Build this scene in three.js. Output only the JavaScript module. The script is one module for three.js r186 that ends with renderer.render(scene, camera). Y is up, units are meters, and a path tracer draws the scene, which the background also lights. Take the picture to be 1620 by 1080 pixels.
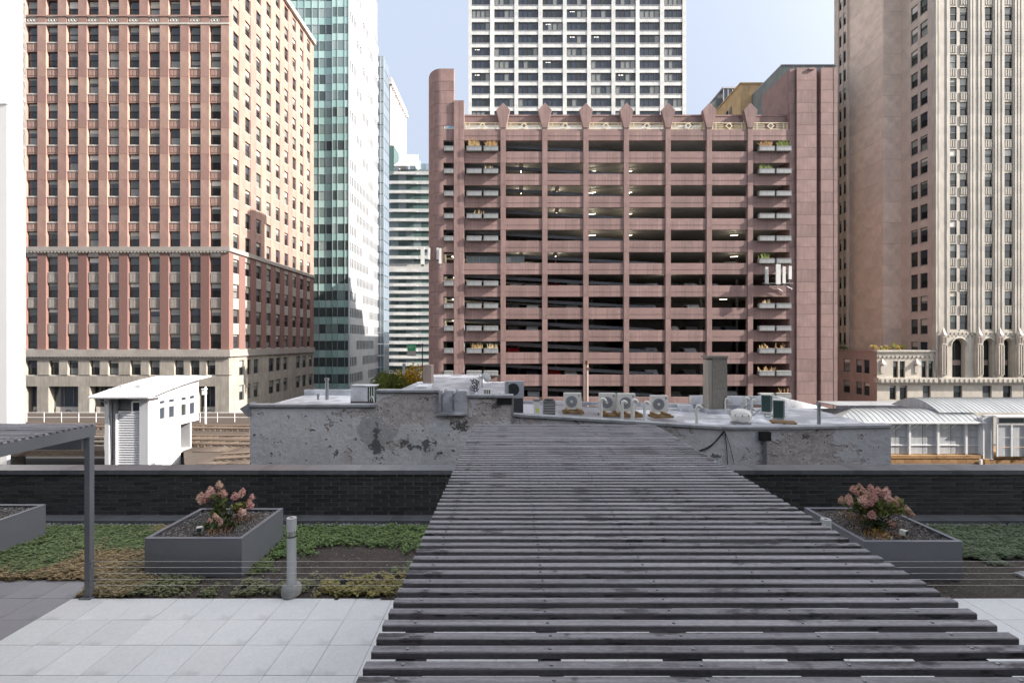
import * as THREE from 'three';
import { mergeGeometries } from 'three/addons/utils/BufferGeometryUtils.js';

// ---------------------------------------------------------------- camera, sky, sun, exposure
const C = 4.4, F = 734, CX = 810, CY = 540, ST = -11.6;         // eye height over the terrace, focal length in photo pixels, street level
const scene = new THREE.Scene();
const camera = new THREE.PerspectiveCamera(72.68, 1.5, 0.05, 4000);
camera.position.set(0, C, 0); camera.lookAt(0, C, -10);
const renderer = new THREE.WebGLRenderer({ antialias: true });
renderer.toneMapping = THREE.LinearToneMapping;
renderer.toneMappingExposure = 3.15;
renderer.shadowMap.enabled = true;
const SUN = new THREE.Vector3(28.6, 17.0, 6.5).normalize();
const sun = new THREE.DirectionalLight(0xfff6ec, 3.9);
sun.position.copy(SUN).multiplyScalar(300); sun.castShadow = true;
Object.assign(sun.shadow.camera, { left: -160, right: 160, top: 160, bottom: -160, near: 1, far: 800 });
sun.shadow.mapSize.set(4096, 4096);
scene.add(sun, sun.target);
{
  const w = 512, h = 256, d = new Float32Array(w * h * 4);
  for (let j = 0; j < h; j++) for (let i = 0; i < w; i++) {
    const el = ((j + .5) / h - .5) * Math.PI, az = ((i + .5) / w - .5) * 2 * Math.PI;
    const x = Math.cos(el) * Math.cos(az), y = Math.sin(el), z = Math.cos(el) * Math.sin(az);
    const t = Math.pow(Math.max(0, y), .6), cs = Math.max(0, x * SUN.x + y * SUN.y + z * SUN.z);
    const a = .85 * Math.pow(cs, 4) + .4 * Math.pow(cs, 12) + .9 * Math.pow(cs, 60);
    const k = (j * w + i) * 4, hz = Math.exp(-Math.max(0, y) * 5);
    d[k] = .172 + .05 * t + .05 * hz + a; d[k + 1] = .203 + .05 * t + .045 * hz + a * .95; d[k + 2] = .265 + .05 * t + .01 * hz + a * .88; d[k + 3] = 1;
  }
  const t = new THREE.DataTexture(d, w, h, THREE.RGBAFormat, THREE.FloatType);
  t.mapping = THREE.EquirectangularReflectionMapping; t.magFilter = t.minFilter = THREE.LinearFilter; t.needsUpdate = true;
  scene.background = t; scene.environment = t;
}

// ---------------------------------------------------------------- helpers
const rng = s => () => { s |= 0; s = s + 0x6D2B79F5 | 0; let t = Math.imul(s ^ s >>> 15, 1 | s); t = t + Math.imul(t ^ t >>> 7, 61 | t) ^ t; return ((t ^ t >>> 14) >>> 0) / 4294967296; };
const R = rng(7), rr = (a, b) => a + (b - a) * R(), pick = a => a[Math.floor(R() * a.length)];
const hash = (x, y, s) => { let h = Math.imul(x, 374761393) ^ Math.imul(y, 668265263) ^ Math.imul(s, 1442695041); h = Math.imul(h ^ h >>> 13, 1274126177); return ((h ^ h >>> 16) >>> 0) / 4294967296; };
const sm = t => t * t * (3 - 2 * t), mod = (a, n) => ((a % n) + n) % n;
function vn(x, y, px, py, s) { const i = Math.floor(x), j = Math.floor(y), u = sm(x - i), v = sm(y - j);
  const a = hash(mod(i, px), mod(j, py), s), b = hash(mod(i + 1, px), mod(j, py), s), c = hash(mod(i, px), mod(j + 1, py), s), e = hash(mod(i + 1, px), mod(j + 1, py), s);
  return (a + (b - a) * u) * (1 - v) + (c + (e - c) * u) * v; }
function fbm(u, v, px, py, s, oct = 4, g = .5) { let r = 0, a = 1, n = 0; for (let o = 0; o < oct; o++) { r += a * vn(u * px, v * py, px, py, s + o * 17); n += a; a *= g; px *= 2; py *= 2; } return r / n; }
const ss = (a, b, x) => { const t = Math.min(1, Math.max(0, (x - a) / (b - a))); return t * t * (3 - 2 * t); };
function tex(w, h, fn, size, srgb = true) {                         // fn(u, v) -> grey or [r, g, b] in 0..1; size = metres per repeat
  const d = new Uint8Array(w * h * 4);
  for (let j = 0; j < h; j++) for (let i = 0; i < w; i++) { const c = fn((i + .5) / w, (j + .5) / h), k = (j * w + i) * 4;
    for (let q = 0; q < 3; q++) d[k + q] = Math.max(0, Math.min(255, 255 * (c.length ? c[q] : c))); d[k + 3] = 255; }
  const t = new THREE.DataTexture(d, w, h); t.wrapS = t.wrapT = THREE.RepeatWrapping; t.magFilter = THREE.LinearFilter; t.minFilter = THREE.LinearMipmapLinearFilter; t.generateMipmaps = true;
  if (srgb) t.colorSpace = THREE.SRGBColorSpace; t.repeat.set(1 / (size[0] ?? size), 1 / (size[1] ?? size)); t.needsUpdate = true; return t;
}
const tMottle = tex(512, 512, (u, v) => .80 + .2 * fbm(u, v, 6, 6, 1, 6, .65), 7);
const tStreak = tex(512, 512, (u, v) => { const f = fbm(u, v, 60, 4, 3, 4, .6), g = fbm(u, v, 8, 8, 9, 5, .6); return .66 + .2 * f + .2 * g; }, 9);
const tFine = tex(256, 256, (u, v) => .78 + .22 * fbm(u, v, 24, 24, 5, 3, .8), 1.2);
const tGrain = tex(2048, 256, (u, v) => { const g = fbm(u, v, 8, 30, 11, 4, .7), b = fbm(u, v, 24, 8, 14, 5, .7), e = fbm(u, v, 4, 1, 19, 3, .5); const st = ss(.54, .72, b) * (.25 + .75 * ss(.4, .7, e)); const sp = fbm(u, v, 300, 60, 23, 2, .8); const c = .58 + .42 * g - .36 * st + .16 * (sp - .5); return [c, c * .99, c * 1.0]; }, [6.2, .6]);
const tPeel = tex(512, 512, (u, v) => { const b = fbm(u, v, 5, 5, 31, 6, .7); const f = fbm(u, v, 64, 64, 33, 2); const k = ss(.5, .6, b); return [.62 + .38 * k + .1 * (f - .5), .6 + .4 * k + .1 * (f - .5), .6 + .4 * k + .1 * (f - .5)]; }, 5);
const tSilver = tex(512, 512, (u, v) => { const b = fbm(u, v, 7, 7, 41, 6, .62), s = fbm(u, v, 3, 14, 43, 4, .6); return .72 + .2 * ss(.35, .65, b) + .12 * (s - .3); }, 6);
const bFine = tex(256, 256, (u, v) => fbm(u, v, 32, 32, 51, 3, .8), 1.0, false);
const bCoarse = tex(256, 256, (u, v) => fbm(u, v, 10, 10, 55, 5, .6), 2.5, false);
const mats = {};
function mat(name, color, roughness = .85, o = {}) { const { phys, lin, ...q } = o; const m = phys ? new THREE.MeshPhysicalMaterial({ roughness, ...q }) : new THREE.MeshStandardMaterial({ roughness, ...q });
  if (Array.isArray(color)) m.color.setRGB(...color); else m.color.set(color); m.name = name; return m; }
const G = {};
function cached(k, f) { return G[k] ??= f(); }
function boxG(w, h, d) { w = +Math.abs(w).toFixed(4); h = +Math.abs(h).toFixed(4); d = +Math.abs(d).toFixed(4);
  return cached(`b${w},${h},${d}`, () => { const g = new THREE.BoxGeometry(w, h, d), uv = g.attributes.uv, s = [[d, h], [d, h], [w, d], [w, d], [w, h], [w, h]];
    for (let f = 0; f < 6; f++) for (let i = 0; i < 4; i++) uv.setXY(f * 4 + i, uv.getX(f * 4 + i) * s[f][0], uv.getY(f * 4 + i) * s[f][1]); return g; }); }
const bat = (w, h, d, x, y, z) => boxG(w, h, d).clone().translate(x, y, z);       // a box placed, for merging
const cylG = (r0, r1, h, s = 16) => cached(`c${r0},${r1},${h},${s}`, () => new THREE.CylinderGeometry(r0, r1, h, s));
const merge = a => mergeGeometries(a.map(g => g.index ? g.toNonIndexed() : g), false);
const names = {};
function nm(n) { const k = names[n] = (names[n] ?? -1) + 1; return k ? n + '_' + String(k).padStart(3, '0') : n; }
function ud(o, label, category, group, kind) { if (label) o.userData.label = label; if (category) o.userData.category = category; if (group) o.userData.group = group; if (kind) o.userData.kind = kind; return o; }
function thing(name, label, category, p = [0, 0, 0], group) { const o = new THREE.Group(); o.name = nm(name); o.position.set(...p); scene.add(o); return ud(o, label, category, group); }
function struct(name, geo, m, p = [0, 0, 0], label) { const o = new THREE.Mesh(geo, m); o.name = nm(name); o.position.set(...p); o.castShadow = o.receiveShadow = true; scene.add(o); return ud(o, label, null, null, 'structure'); }
function part(t, name, geo, m, x = 0, y = 0, z = 0, ry = 0) { if (m.variants) m = m.variants[Math.floor(hash(Math.round(x * 37), Math.round(y * 53), Math.round(z * 41)) * m.variants.length)]; const o = new THREE.Mesh(geo, m); o.name = name; o.position.set(x, y, z); o.rotation.y = ry; o.castShadow = o.receiveShadow = true; t.add(o); return o; }
const wp = (t, name, geo, m, x, y, z, ry = 0) => part(t, name, geo, m, x - t.position.x, y - t.position.y, z - t.position.z, ry);      // world position under an unrotated thing
const bx = (t, name, x0, x1, y0, y1, d0, d1, m) => wp(t, name, boxG(x1 - x0, y1 - y0, d1 - d0), m, (x0 + x1) / 2, (y0 + y1) / 2, -(d0 + d1) / 2);   // world ranges, d = metres ahead of the eye
const frame = (x, d, turn) => ({ x, z: -d, r: turn, c: Math.cos(turn), s: Math.sin(turn) });       // a wall plane: u along it, v = world height, n out of it
const fpos = (f, u, n) => [f.x + u * f.c + n * f.s, f.z - u * f.s + n * f.c];
function fbx(t, f, name, u0, u1, v0, v1, n0, n1, m) { const [x, z] = fpos(f, (u0 + u1) / 2, (n0 + n1) / 2); return wp(t, name, boxG(u1 - u0, v1 - v0, n1 - n0), m, x, (v0 + v1) / 2, z, f.r); }
function fgeo(t, f, name, geo, m, u, v, n) { const [x, z] = fpos(f, u, n); return wp(t, name, geo, m, x, v, z, f.r); }
const WX = (px, d) => (px - CX) / F * d, WY = (py, d) => C - (py - CY) / F * d;
function tube(pts, r, seg = 16, rs = 6) { return new THREE.TubeGeometry(new THREE.CatmullRomCurve3(pts.map(p => new THREE.Vector3(...p))), seg, r, rs, false); }
function poly(verts, faces) {                                       // flat-shaded polygons, planar uv in metres
  const P = [], U = []; for (const f of faces) { const v = f.map(i => new THREE.Vector3(...verts[i])); const n = v[1].clone().sub(v[0]).cross(v[2].clone().sub(v[0])).normalize(); const a = Math.abs(n.y) > .7 ? [0, 2] : Math.abs(n.x) > .7 ? [2, 1] : [0, 1];
    for (let i = 1; i < v.length - 1; i++) for (const q of [v[0], v[i], v[i + 1]]) { P.push(q.x, q.y, q.z); U.push(q.getComponent(a[0]), q.getComponent(a[1])); } }
  const g = new THREE.BufferGeometry(); g.setAttribute('position', new THREE.Float32BufferAttribute(P, 3)); g.setAttribute('uv', new THREE.Float32BufferAttribute(U, 2)); g.computeVertexNormals(); return g; }
function prism(pts, depth, bevel = 0) { const s = new THREE.Shape(pts.map(p => new THREE.Vector2(...p))); return new THREE.ExtrudeGeometry(s, { depth, bevelEnabled: bevel > 0, bevelSize: bevel, bevelThickness: bevel, bevelSegments: 1 }); }
function prismUp(pts, h) { const g = prism(pts, h); g.rotateX(-Math.PI / 2); return g; }       // plan outline (x, depth ahead) raised by h

// ---------------------------------------------------------------- materials
const glass = (name, c, r = .07, o = {}) => mat(name, c, r, { phys: true, ior: 1.55, specularIntensity: 1, ...o });
const M = {
  rose: mat('rose concrete', '#9a7f7a', .85, { map: tStreak, bumpMap: bFine, bumpScale: .004 }), roseDark: mat('rose concrete panel', '#947974', .85, { map: tMottle, bumpMap: bFine, bumpScale: .004 }),
  slab: mat('garage concrete', '#cfccc6', .9, { map: tMottle }), ramp: mat('dark ramp edge', '#565a60', .7), lightRail: mat('cream metal', '#c4b697', .5), planterGrey: mat('pale grey planter', '#939597', .6, { map: tStreak }),
  terra: ['#b29185', '#ad8b7f', '#a8867c', '#b79688'].map((c, i) => mat('terracotta brick ' + i, c, .9, { map: tMottle, bumpMap: bFine, bumpScale: .006 })),
  redBrick: ['#8c6a63', '#87655e', '#916f67'].map((c, i) => mat('red brick ' + i, c, .92, { map: tFine, bumpMap: bFine, bumpScale: .008 })),
  terraPanel: mat('terracotta panel', '#af9185', .8, { map: tMottle }), limestone: mat('limestone', '#b3aba0', .85, { map: tStreak, bumpMap: bFine, bumpScale: .004 }), limeLight: mat('pale limestone trim', '#d2ccc3', .8, { map: tMottle }),
  spanStone: mat('grey stone spandrel', '#a8a19a', .85, { map: tMottle }), frameDark: mat('dark window frame', '#2f3234', .5), frameGrey: mat('grey window frame', '#6d706e', .5), frameGreen: mat('green-black window frame', '#26302c', .5),
  pane: [glass('dark glass', [.012, .015, .017]), glass('grey glass', [.035, .04, .042]), glass('blue-grey glass', [.04, .048, .065]), glass('glass over drawn blind', [.2, .21, .2], .15), glass('green-grey glass', [.085, .105, .1])],
  cream: mat('cream terracotta', '#c3bbae', .75, { map: tMottle, bumpMap: bCoarse, bumpScale: .01 }), creamRib: mat('cream terracotta rib', '#ccc5b9', .75, { map: tStreak }), tanBrick: mat('tan brick', '#d3c4b7', .92, { map: tMottle, bumpMap: bFine, bumpScale: .006 }), tanRender: mat('tan painted render', '#e8d4c4', .9, { map: tMottle }), brownBrick: mat('brown brick', '#a6948a', .92, { map: tMottle, bumpMap: bFine, bumpScale: .006 }),
  white: mat('white panel', '#dcdcd8', .6, { map: tMottle }), whiteBright: mat('white painted metal', '#dedede', .45), tealSpan: mat('teal glass spandrel', '#7fa8a3', .12, { phys: true, specularIntensity: 1 }), tealFrame: mat('pale aluminium mullion', '#a9b6b6', .35, { metalness: .4 }),
  slate: mat('grey cladding', '#9b9da2', .6), asphalt: mat('asphalt', '#3f3f40', .95, { map: tFine }), roofGrey: mat('roof gravel', '#8f8c88', .95, { map: tMottle }),
  silver: mat('silver roof coating', '#c9cbd2', .38, { map: tSilver, bumpMap: bCoarse, bumpScale: .03, metalness: .15 }), roofWhite: mat('white roof coating', '#dfe0e4', .5, { map: tSilver, bumpMap: bCoarse, bumpScale: .02 }), coping: mat('light metal coping', '#b9bcc0', .45, { map: tStreak, metalness: .3 }),
  galv: mat('galvanised steel', '#a9adb0', .35, { metalness: .6, map: tMottle }), acWhite: mat('off-white enamel', '#cfcdc6', .4), acDark: mat('dark grille', '#2b2e30', .6), coil: mat('green coil fins', '#2f4642', .5, { metalness: .3 }), black: mat('black rubber', '#141416', .6), timber: mat('raw timber', '#a98a5d', .9, { map: tGrain }), timberDark: mat('creosoted timber', '#6f5f50', .95, { map: tGrain }), rail: mat('rusty rail steel', '#6a5040', .6, { metalness: .5 }), railTop: mat('worn rail', '#8a7a6c', .5, { metalness: .5 }),
};
// tone variants of the large facade materials: shifted grain and slightly different batches of the same colour
for (const k of ['rose', 'roseDark', 'cream', 'limestone', 'white', 'tanBrick', 'tanRender', 'spanStone', 'planterGrey']) M[k].variants = [0, 1, 2, 3].map(i => { const m = M[k].clone(); m.name = M[k].name + ' ' + i; if (m.map) { m.map = m.map.clone(); m.map.offset.set(i * .37, i * .61); m.map.needsUpdate = true; } m.color.multiplyScalar([1, .95, 1.04, .98][i]); return m; });
const blindM = ['#b9b5a8', '#a3a49c', '#c9c7bf', '#8e948f'].map((c, i) => mat('window blind ' + i, c, .8));
// ---------------------------------------------------------------- street level and the eye's own building
struct('ground', new THREE.PlaneGeometry(3000, 3000).rotateX(-Math.PI / 2), M.asphalt, [0, ST, 0], 'dark asphalt street level between the buildings');
{ // the building the photograph is taken from: outside the frame, it closes the terrace off behind the eye and shades it
  const own = thing('office_building', 'dark brick building behind the terrace, its facade closing the deck', 'building', [0, ST, 12]);
  const f = frame(0, -.55, Math.PI);                                  // faces the terrace
  const wall = mat('own dark brick', '#434347', .8, { map: tMottle });
  bx(own, 'wall', -60, 24, ST, 12.5, -24, -1.0, wall); bx(own, 'roof_coping', -60.1, 24.1, 12.5, 12.75, -24, -.85, M.coping);
  for (let k = 0; k < 3; k++) for (let i = 0; i < 12; i++) { const u0 = -22 + i * 6.6, v0 = .4 + k * 3.9; if (u0 > 56) continue;
    const w = bx(own, 'window', -u0 - 5.2, -u0, v0, v0 + 2.6, -1.0, -.94, M.frameDark); part(w, 'pane', boxG(5.0, 2.4, .03), M.pane[1], 0, 0, -.03); }
  const wing = thing('office_tower', 'stone office block to the right of the terrace blocking the sun', 'building', [60, ST, 5]);
  bx(wing, 'wall', 40, 78, ST, 36, -10, 15.4, M.limeLight);
  for (let k = 0; k < 9; k++) for (let i = 0; i < 5; i++) { const w = bx(wing, 'window', 39.95, 40, -8 + k * 4.6, -5.4 + k * 4.6, -9 + i * 4.8, -6.2 + i * 4.8, M.frameDark); part(w, 'pane', boxG(.02, 2.4, 2.6), M.pane[1], -.03, 0, 0); }
}

// ---------------------------------------------------------------- windows
function sashG(w, h) { return cached(`sash${w.toFixed(3)},${h.toFixed(3)}`, () => merge([bat(w, .08, .1, 0, h / 2 - .04, 0), bat(w, .1, .1, 0, -h / 2 + .05, 0), bat(.08, h - .18, .1, -w / 2 + .04, -.01 + .02, 0), bat(.08, h - .18, .1, w / 2 - .04, .01, 0), bat(w - .16, .09, .1, 0, 0, 0)])); }
function sashWindow(t, f, u0, u1, v0, v1, n, o = {}) {                // a double-hung window: frame with two panes and a sill
  const w = u1 - u0, h = v1 - v0; const m = fgeo(t, f, 'window', sashG(w, h), o.frame ?? M.frameDark, (u0 + u1) / 2, (v0 + v1) / 2, n);
  const up = R() < (o.blind ?? .45) ? M.pane[R() < .4 ? 3 : 4] : pick([M.pane[1], M.pane[2]]), lo = R() < .12 ? M.pane[3] : pick([M.pane[0], M.pane[1], M.pane[0]]);
  part(m, 'pane', boxG(w - .15, h / 2 - .1, .02), up, 0, h / 4, 0); part(m, 'pane', boxG(w - .15, h / 2 - .12, .02), lo, 0, -h / 4, -.03);
  const q = R(); if (q < (o.blind ?? .45) * 1.1) { const dh = [.22, .35, .5, .68, .9][Math.floor(R() * 5)] * (h / 2 - .12); part(m, 'blind', boxG(w - .17, dh, .008), pick(blindM), 0, h / 2 - .08 - dh / 2, .016); } else if (q > .93) part(m, 'open_sash', boxG(w - .18, .06, .09), o.frame ?? M.frameDark, 0, -h / 2 + h * .16, .02);
  if (o.sill) part(m, 'sill', boxG(w + .1, .12, .3), o.sill, 0, -h / 2 - .07, .12);
  return m;
}
function panes(t, f, u0, u1, v0, v1, n, cols, o = {}) {              // a ribbon window: frame and mullions with one pane per light
  const w = u1 - u0, h = v1 - v0, fw = o.fw ?? .09; const m = fgeo(t, f, o.name ?? 'window', cached(`rib${w.toFixed(2)},${h.toFixed(2)},${cols}`, () => { const a = [bat(w, fw, .12, 0, h / 2 - fw / 2, 0), bat(w, fw, .12, 0, -h / 2 + fw / 2, 0)]; for (let i = 0; i <= cols; i++) a.push(bat(fw, h - 2 * fw, .12, -w / 2 + fw / 2 + (w - fw) * i / cols, 0, 0)); return merge(a); }), o.frame ?? M.frameGrey, (u0 + u1) / 2, (v0 + v1) / 2, n);
  const base = o.mats ?? M.pane; const first = pick(base);
  for (let i = 0; i < cols; i++) part(m, 'pane', boxG((w - fw) / cols - fw, h - 2 * fw, .02), R() < (o.vary ?? .3) ? pick(base) : first, -w / 2 + fw / 2 + (w - fw) * (i + .5) / cols, 0, -.02);
  return m;
}

// ---------------------------------------------------------------- brick office block on the left
{
  const D = 67, s = F / D, ux = p => (p - CX) / s, vy = p => C - (p - CY) / s;
  const t = thing('brick_office_block', 'tall terracotta and red brick office block with rows of sash windows', 'building', [ux(200), ST, -D - 14]);
  const f = frame(0, D, 0), X1 = ux(362), TOP = 61.5 + C, DEP = 28.6, g = frame(X1, D, Math.PI / 2);
  const cols = []; for (let i = 0; i < 10; i++) cols.push([ux(39.7 + 32.3 * i), ux(58.4 + 32.3 * i)]);
  const up = []; for (let k = -1; k < 9; k++) up.push([vy(40 + 40.7 * k + 25), vy(40 + 40.7 * k)]);
  const low = [407, 447.5, 488, 528.5].map(y => [vy(y + 23), vy(y)]);
  const yBelt = [vy(397), vy(391)], yBase = [vy(564), vy(553)], yOrn = [vy(38), vy(25)], vMid = vy(394), vB = vy(558);
  bx(t, 'core', ux(20), X1 - .62, vy(608), TOP - .5, D + .62, D + DEP - .3, M.redBrick[0]); bx(t, 'core', ux(20), X1 - .62, ST, vy(608), D + 1.25, D + DEP - .3, M.limestone);
  bx(t, 'roof', ux(20), X1 - .1, TOP - .5, TOP - .2, D + .3, D + DEP, M.roofGrey);
  bx(t, 'upper_wall', ux(20), X1 - .6, up[0][1] + .1, TOP, D, D + .55, M.terra[0]);
  const zones = [[vMid, up[0][1] + .1, M.terra], [vB, vMid, M.redBrick]];
  // piers of the front, split per storey so that the brick tone varies as it does
  for (let i = -1; i < 10; i++) { const a = i < 0 ? ux(20) : cols[i][1], b = i < 9 ? cols[i + 1][0] : X1;
    for (let k = 0; k < 9; k++) bx(t, 'pier', a, b, k == 8 ? yBelt[1] : up[k + 1][1] + .02, k == 0 ? up[0][1] + .1 : up[k][1], D, D + .6, pick(M.terra));
    bx(t, 'pier', a, b, yBase[1], yBelt[0], D, D + .6, pick(M.redBrick)); }
  const winF = { blind: .5, frame: M.frameDark };
  cols.forEach(([a, b], i) => {
    up.forEach(([v0, v1], k) => { sashWindow(t, f, a + .02, b - .02, v0, v1, -.42, { ...winF, sill: M.limeLight });
      if (k) { const sp = bx(t, 'spandrel', a, b, v1 + .02, up[k - 1][0] - .14, D + .16, D + .55, M.terraPanel), h = up[k - 1][0] - .14 - v1;
        for (const q of [-.5, 0, .5]) part(sp, 'panel', boxG(.36, h * .62, .06), M.terraPanel, q, 0, .2); part(sp, 'lip', boxG(b - a - .04, .1, .1), M.limeLight, 0, h / 2 - .06, .22); }
      bx(t, 'back_wall', a, b, v0 - .1, v1 + .1, D + .52, D + .6, M.slab); });
    low.forEach(([v0, v1], k) => { sashWindow(t, f, a + .02, b - .02, v0, v1, -.42, { ...winF, sill: M.limeLight }); bx(t, 'back_wall', a, b, v0 - .1, v1 + .1, D + .52, D + .6, M.slab);
      const top = k ? low[k - 1][0] - .14 : yBelt[0]; const sp = bx(t, 'spandrel', a, b, v1 + .02, top, D + .2, D + .55, M.spanStone); for (let q = -3; q <= 3; q++) part(sp, 'rib', boxG(.09, (top - v1) * .8, .05), M.spanStone, q * .2, 0, .2); });
    bx(t, 'spandrel', a, b, yBase[1], low[3][0] - .14, D + .2, D + .55, M.spanStone);
    // floral relief panel in the ornament band and under the belt
    for (const [yo, w] of [[yOrn, .75], [[vy(405), vy(399)], .5]]) { const o = bx(t, 'ornament', a + .1, b - .1, yo[0], yo[1], D + .12, D + .2, M.limeLight); for (const q of [-.45, 0, .45]) part(o, 'rosette', cached('ros' + w, () => new THREE.TorusGeometry(.2 * w + .05, .07, 5, 9)), M.limeLight, q, 0, .06); }
  });
  bx(t, 'ornament_band', ux(20), X1 + .02, yOrn[0] - .05, yOrn[0] + .2, D - .05, D + .02, M.limeLight); bx(t, 'ornament_band', ux(20), X1 + .02, yOrn[1] - .1, yOrn[1] + .1, D - .08, D + .02, M.terraPanel);
  // wall to the street: holes between piers and spandrels
  const wc = []; for (let i = 0; i < 9; i++) wc.push([1.0 + 3.06 * i, 2.5 + 3.06 * i]);
  const allUp = []; for (let k = 3; k >= 1; k--) allUp.push([up[0][0] + 3.72 * k, up[0][1] + 3.72 * k]);
  const side = (rows, v0, v1, ms, spm) => { for (let i = -1; i < 9; i++) fbx(t, g, 'pier', i < 0 ? .6 : wc[i][1], i < 8 ? wc[i + 1][0] : DEP, v0, v1, i < 0 ? -.6 : -.6, 0.003, ms[(i + 9) % ms.length]);
    wc.forEach(([a, b]) => { rows.forEach(([r0, r1], k) => { sashWindow(t, g, a + .02, b - .02, r0, r1, -.3, { ...winF, sill: M.limeLight }); fbx(t, g, 'back_wall', a, b, r0 - .1, r1 + .1, -.6, -.5, M.slab); fbx(t, g, 'spandrel', a, b, r1, k ? rows[k - 1][0] - .13 : v1, -.5, -.06, spm); });
      fbx(t, g, 'spandrel', a, b, v0, rows[rows.length - 1][0] - .13, -.5, -.06, spm); }); };
  side([...allUp, ...up], vMid + .25, TOP, M.terra, M.terraPanel); side(low, vB + .4, vMid - .25, M.redBrick, M.spanStone);
  for (const [a, b, q] of [[yBelt[0] - .05, yBelt[1] + .05, .22], [yBase[0], yBase[1], .3]]) { bx(t, 'belt_course', ux(20), X1 + q, a, b, D - q, D + .02, M.spanStone); fbx(t, g, 'belt_course', .02, DEP, a, b, .004, q, M.spanStone);
    const n = Math.round((X1 - ux(20)) / .5); bx(t, 'dentils', ux(20), X1, a - .2, a, D - q * .4, D + .02, M.spanStone); const dg = []; for (let i = 0; i < n; i++) dg.push(bat(.25, .18, .1, ux(20) + .25 + i * .5 - (ux(20) + X1) / 2, 0, 0)); wp(t, 'dentils', merge(dg), M.limeLight, (ux(20) + X1) / 2, a - .1, -(D - q * .4 - .05)); }
  // cornice
  bx(t, 'cornice', ux(20), X1 + .5, TOP - .4, TOP + .4, D - .5, D + .2, M.limeLight); fbx(t, g, 'cornice', .2, DEP, TOP - .4, TOP + .4, 0.004, .5, M.limeLight);
  // limestone base
  const bw = [[40, 58], [76.5, 92.5], [106, 123], [141, 157], [170, 187], [205, 222], [235, 252], [275, 290], [300, 315], [326, 340]].map(q => q.map(ux));
  const v0 = vy(593), v1 = vy(570), vt = vy(611), yb = yBase[0] - .2;
  bw.forEach(([a, b], i) => { bx(t, 'base_pier', i ? bw[i - 1][1] : ux(20), a, v0, v1, D, D + .6, M.limestone); sashWindow(t, f, a, b, v0, v1, -.4, { ...winF, sill: M.limeLight }); bx(t, 'back_wall', a, b, v0, v1, D + .55, D + .61, M.slab); });
  bx(t, 'base_pier', bw[9][1], X1, v0, v1, D, D + .6, M.limestone); bx(t, 'base_wall', ux(20), X1, v1, yb, D + .002, D + .6, M.limestone); bx(t, 'base_wall', ux(20), X1, vt, v0 - .13, D + .002, D + .6, M.limestone);
  const sf = [[40, 58], [76, 123], [141, 187], [205, 251], [269, 290], [312, 340]].map(q => q.map(ux));
  sf.forEach(([a, b], i) => { bx(t, 'base_pier', i ? sf[i - 1][1] : ux(20), a, ST, vt, D, D + 1.2, M.limestone);
    const n = b - a > 3 ? 3 : 2; panes(t, f, a, b, vt - 3.1, vt, -.9, n, { frame: M.frameGrey, mats: [M.pane[0], M.pane[2], M.pane[4]] }); const bal = bx(t, 'bronze_panel', a + .3, b - .2, vt - 4.6, vt - 3.1, D + .75, D + .95, M.limeLight); part(bal, 'medallion', cached('medal', () => new THREE.TorusGeometry(.4, .1, 5, 12)), M.spanStone, 0, 0, .12); panes(t, f, a, b, ST, vt - 4.6, -.9, n, { frame: M.frameDark, mats: [M.pane[0], M.pane[1]] }); });
  bx(t, 'base_pier', sf[5][1], X1, ST, vt, D, D + 1.2, M.limestone);
  // base of the street side: two rows of windows
  const sb = [[378, 386], [391, 396.5], [401, 409], [425, 433.5], [436.5, 444], [448, 455], [468, 475], [478, 484.5], [488, 494.5]].map(q => q.map(p => X1 * F / (p - CX) - D));
  const r1 = [vy(596), vy(571)], r2 = [vy(637), vy(612)];
  sb.forEach(([a, b], i) => { fbx(t, g, 'base_pier', i ? sb[i - 1][1] : .6, a, ST, vB, -.6, .002, M.limestone); for (const [p, q] of [r1, r2]) { sashWindow(t, g, a, b, p, q, -.3, winF); fbx(t, g, 'back_wall', a, b, p, q, -.6, -.5, M.slab); }
    fbx(t, g, 'base_wall', a, b, r1[1], vB, -.5, 0, M.limestone); fbx(t, g, 'base_wall', a, b, r2[1], r1[0], -.5, 0, M.limestone); fbx(t, g, 'base_wall', a, b, ST, r2[0], -.5, 0, M.limestone); });
  fbx(t, g, 'base_pier', sb[8][1], DEP, ST, vB, -.6, .002, M.limestone);
}
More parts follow.
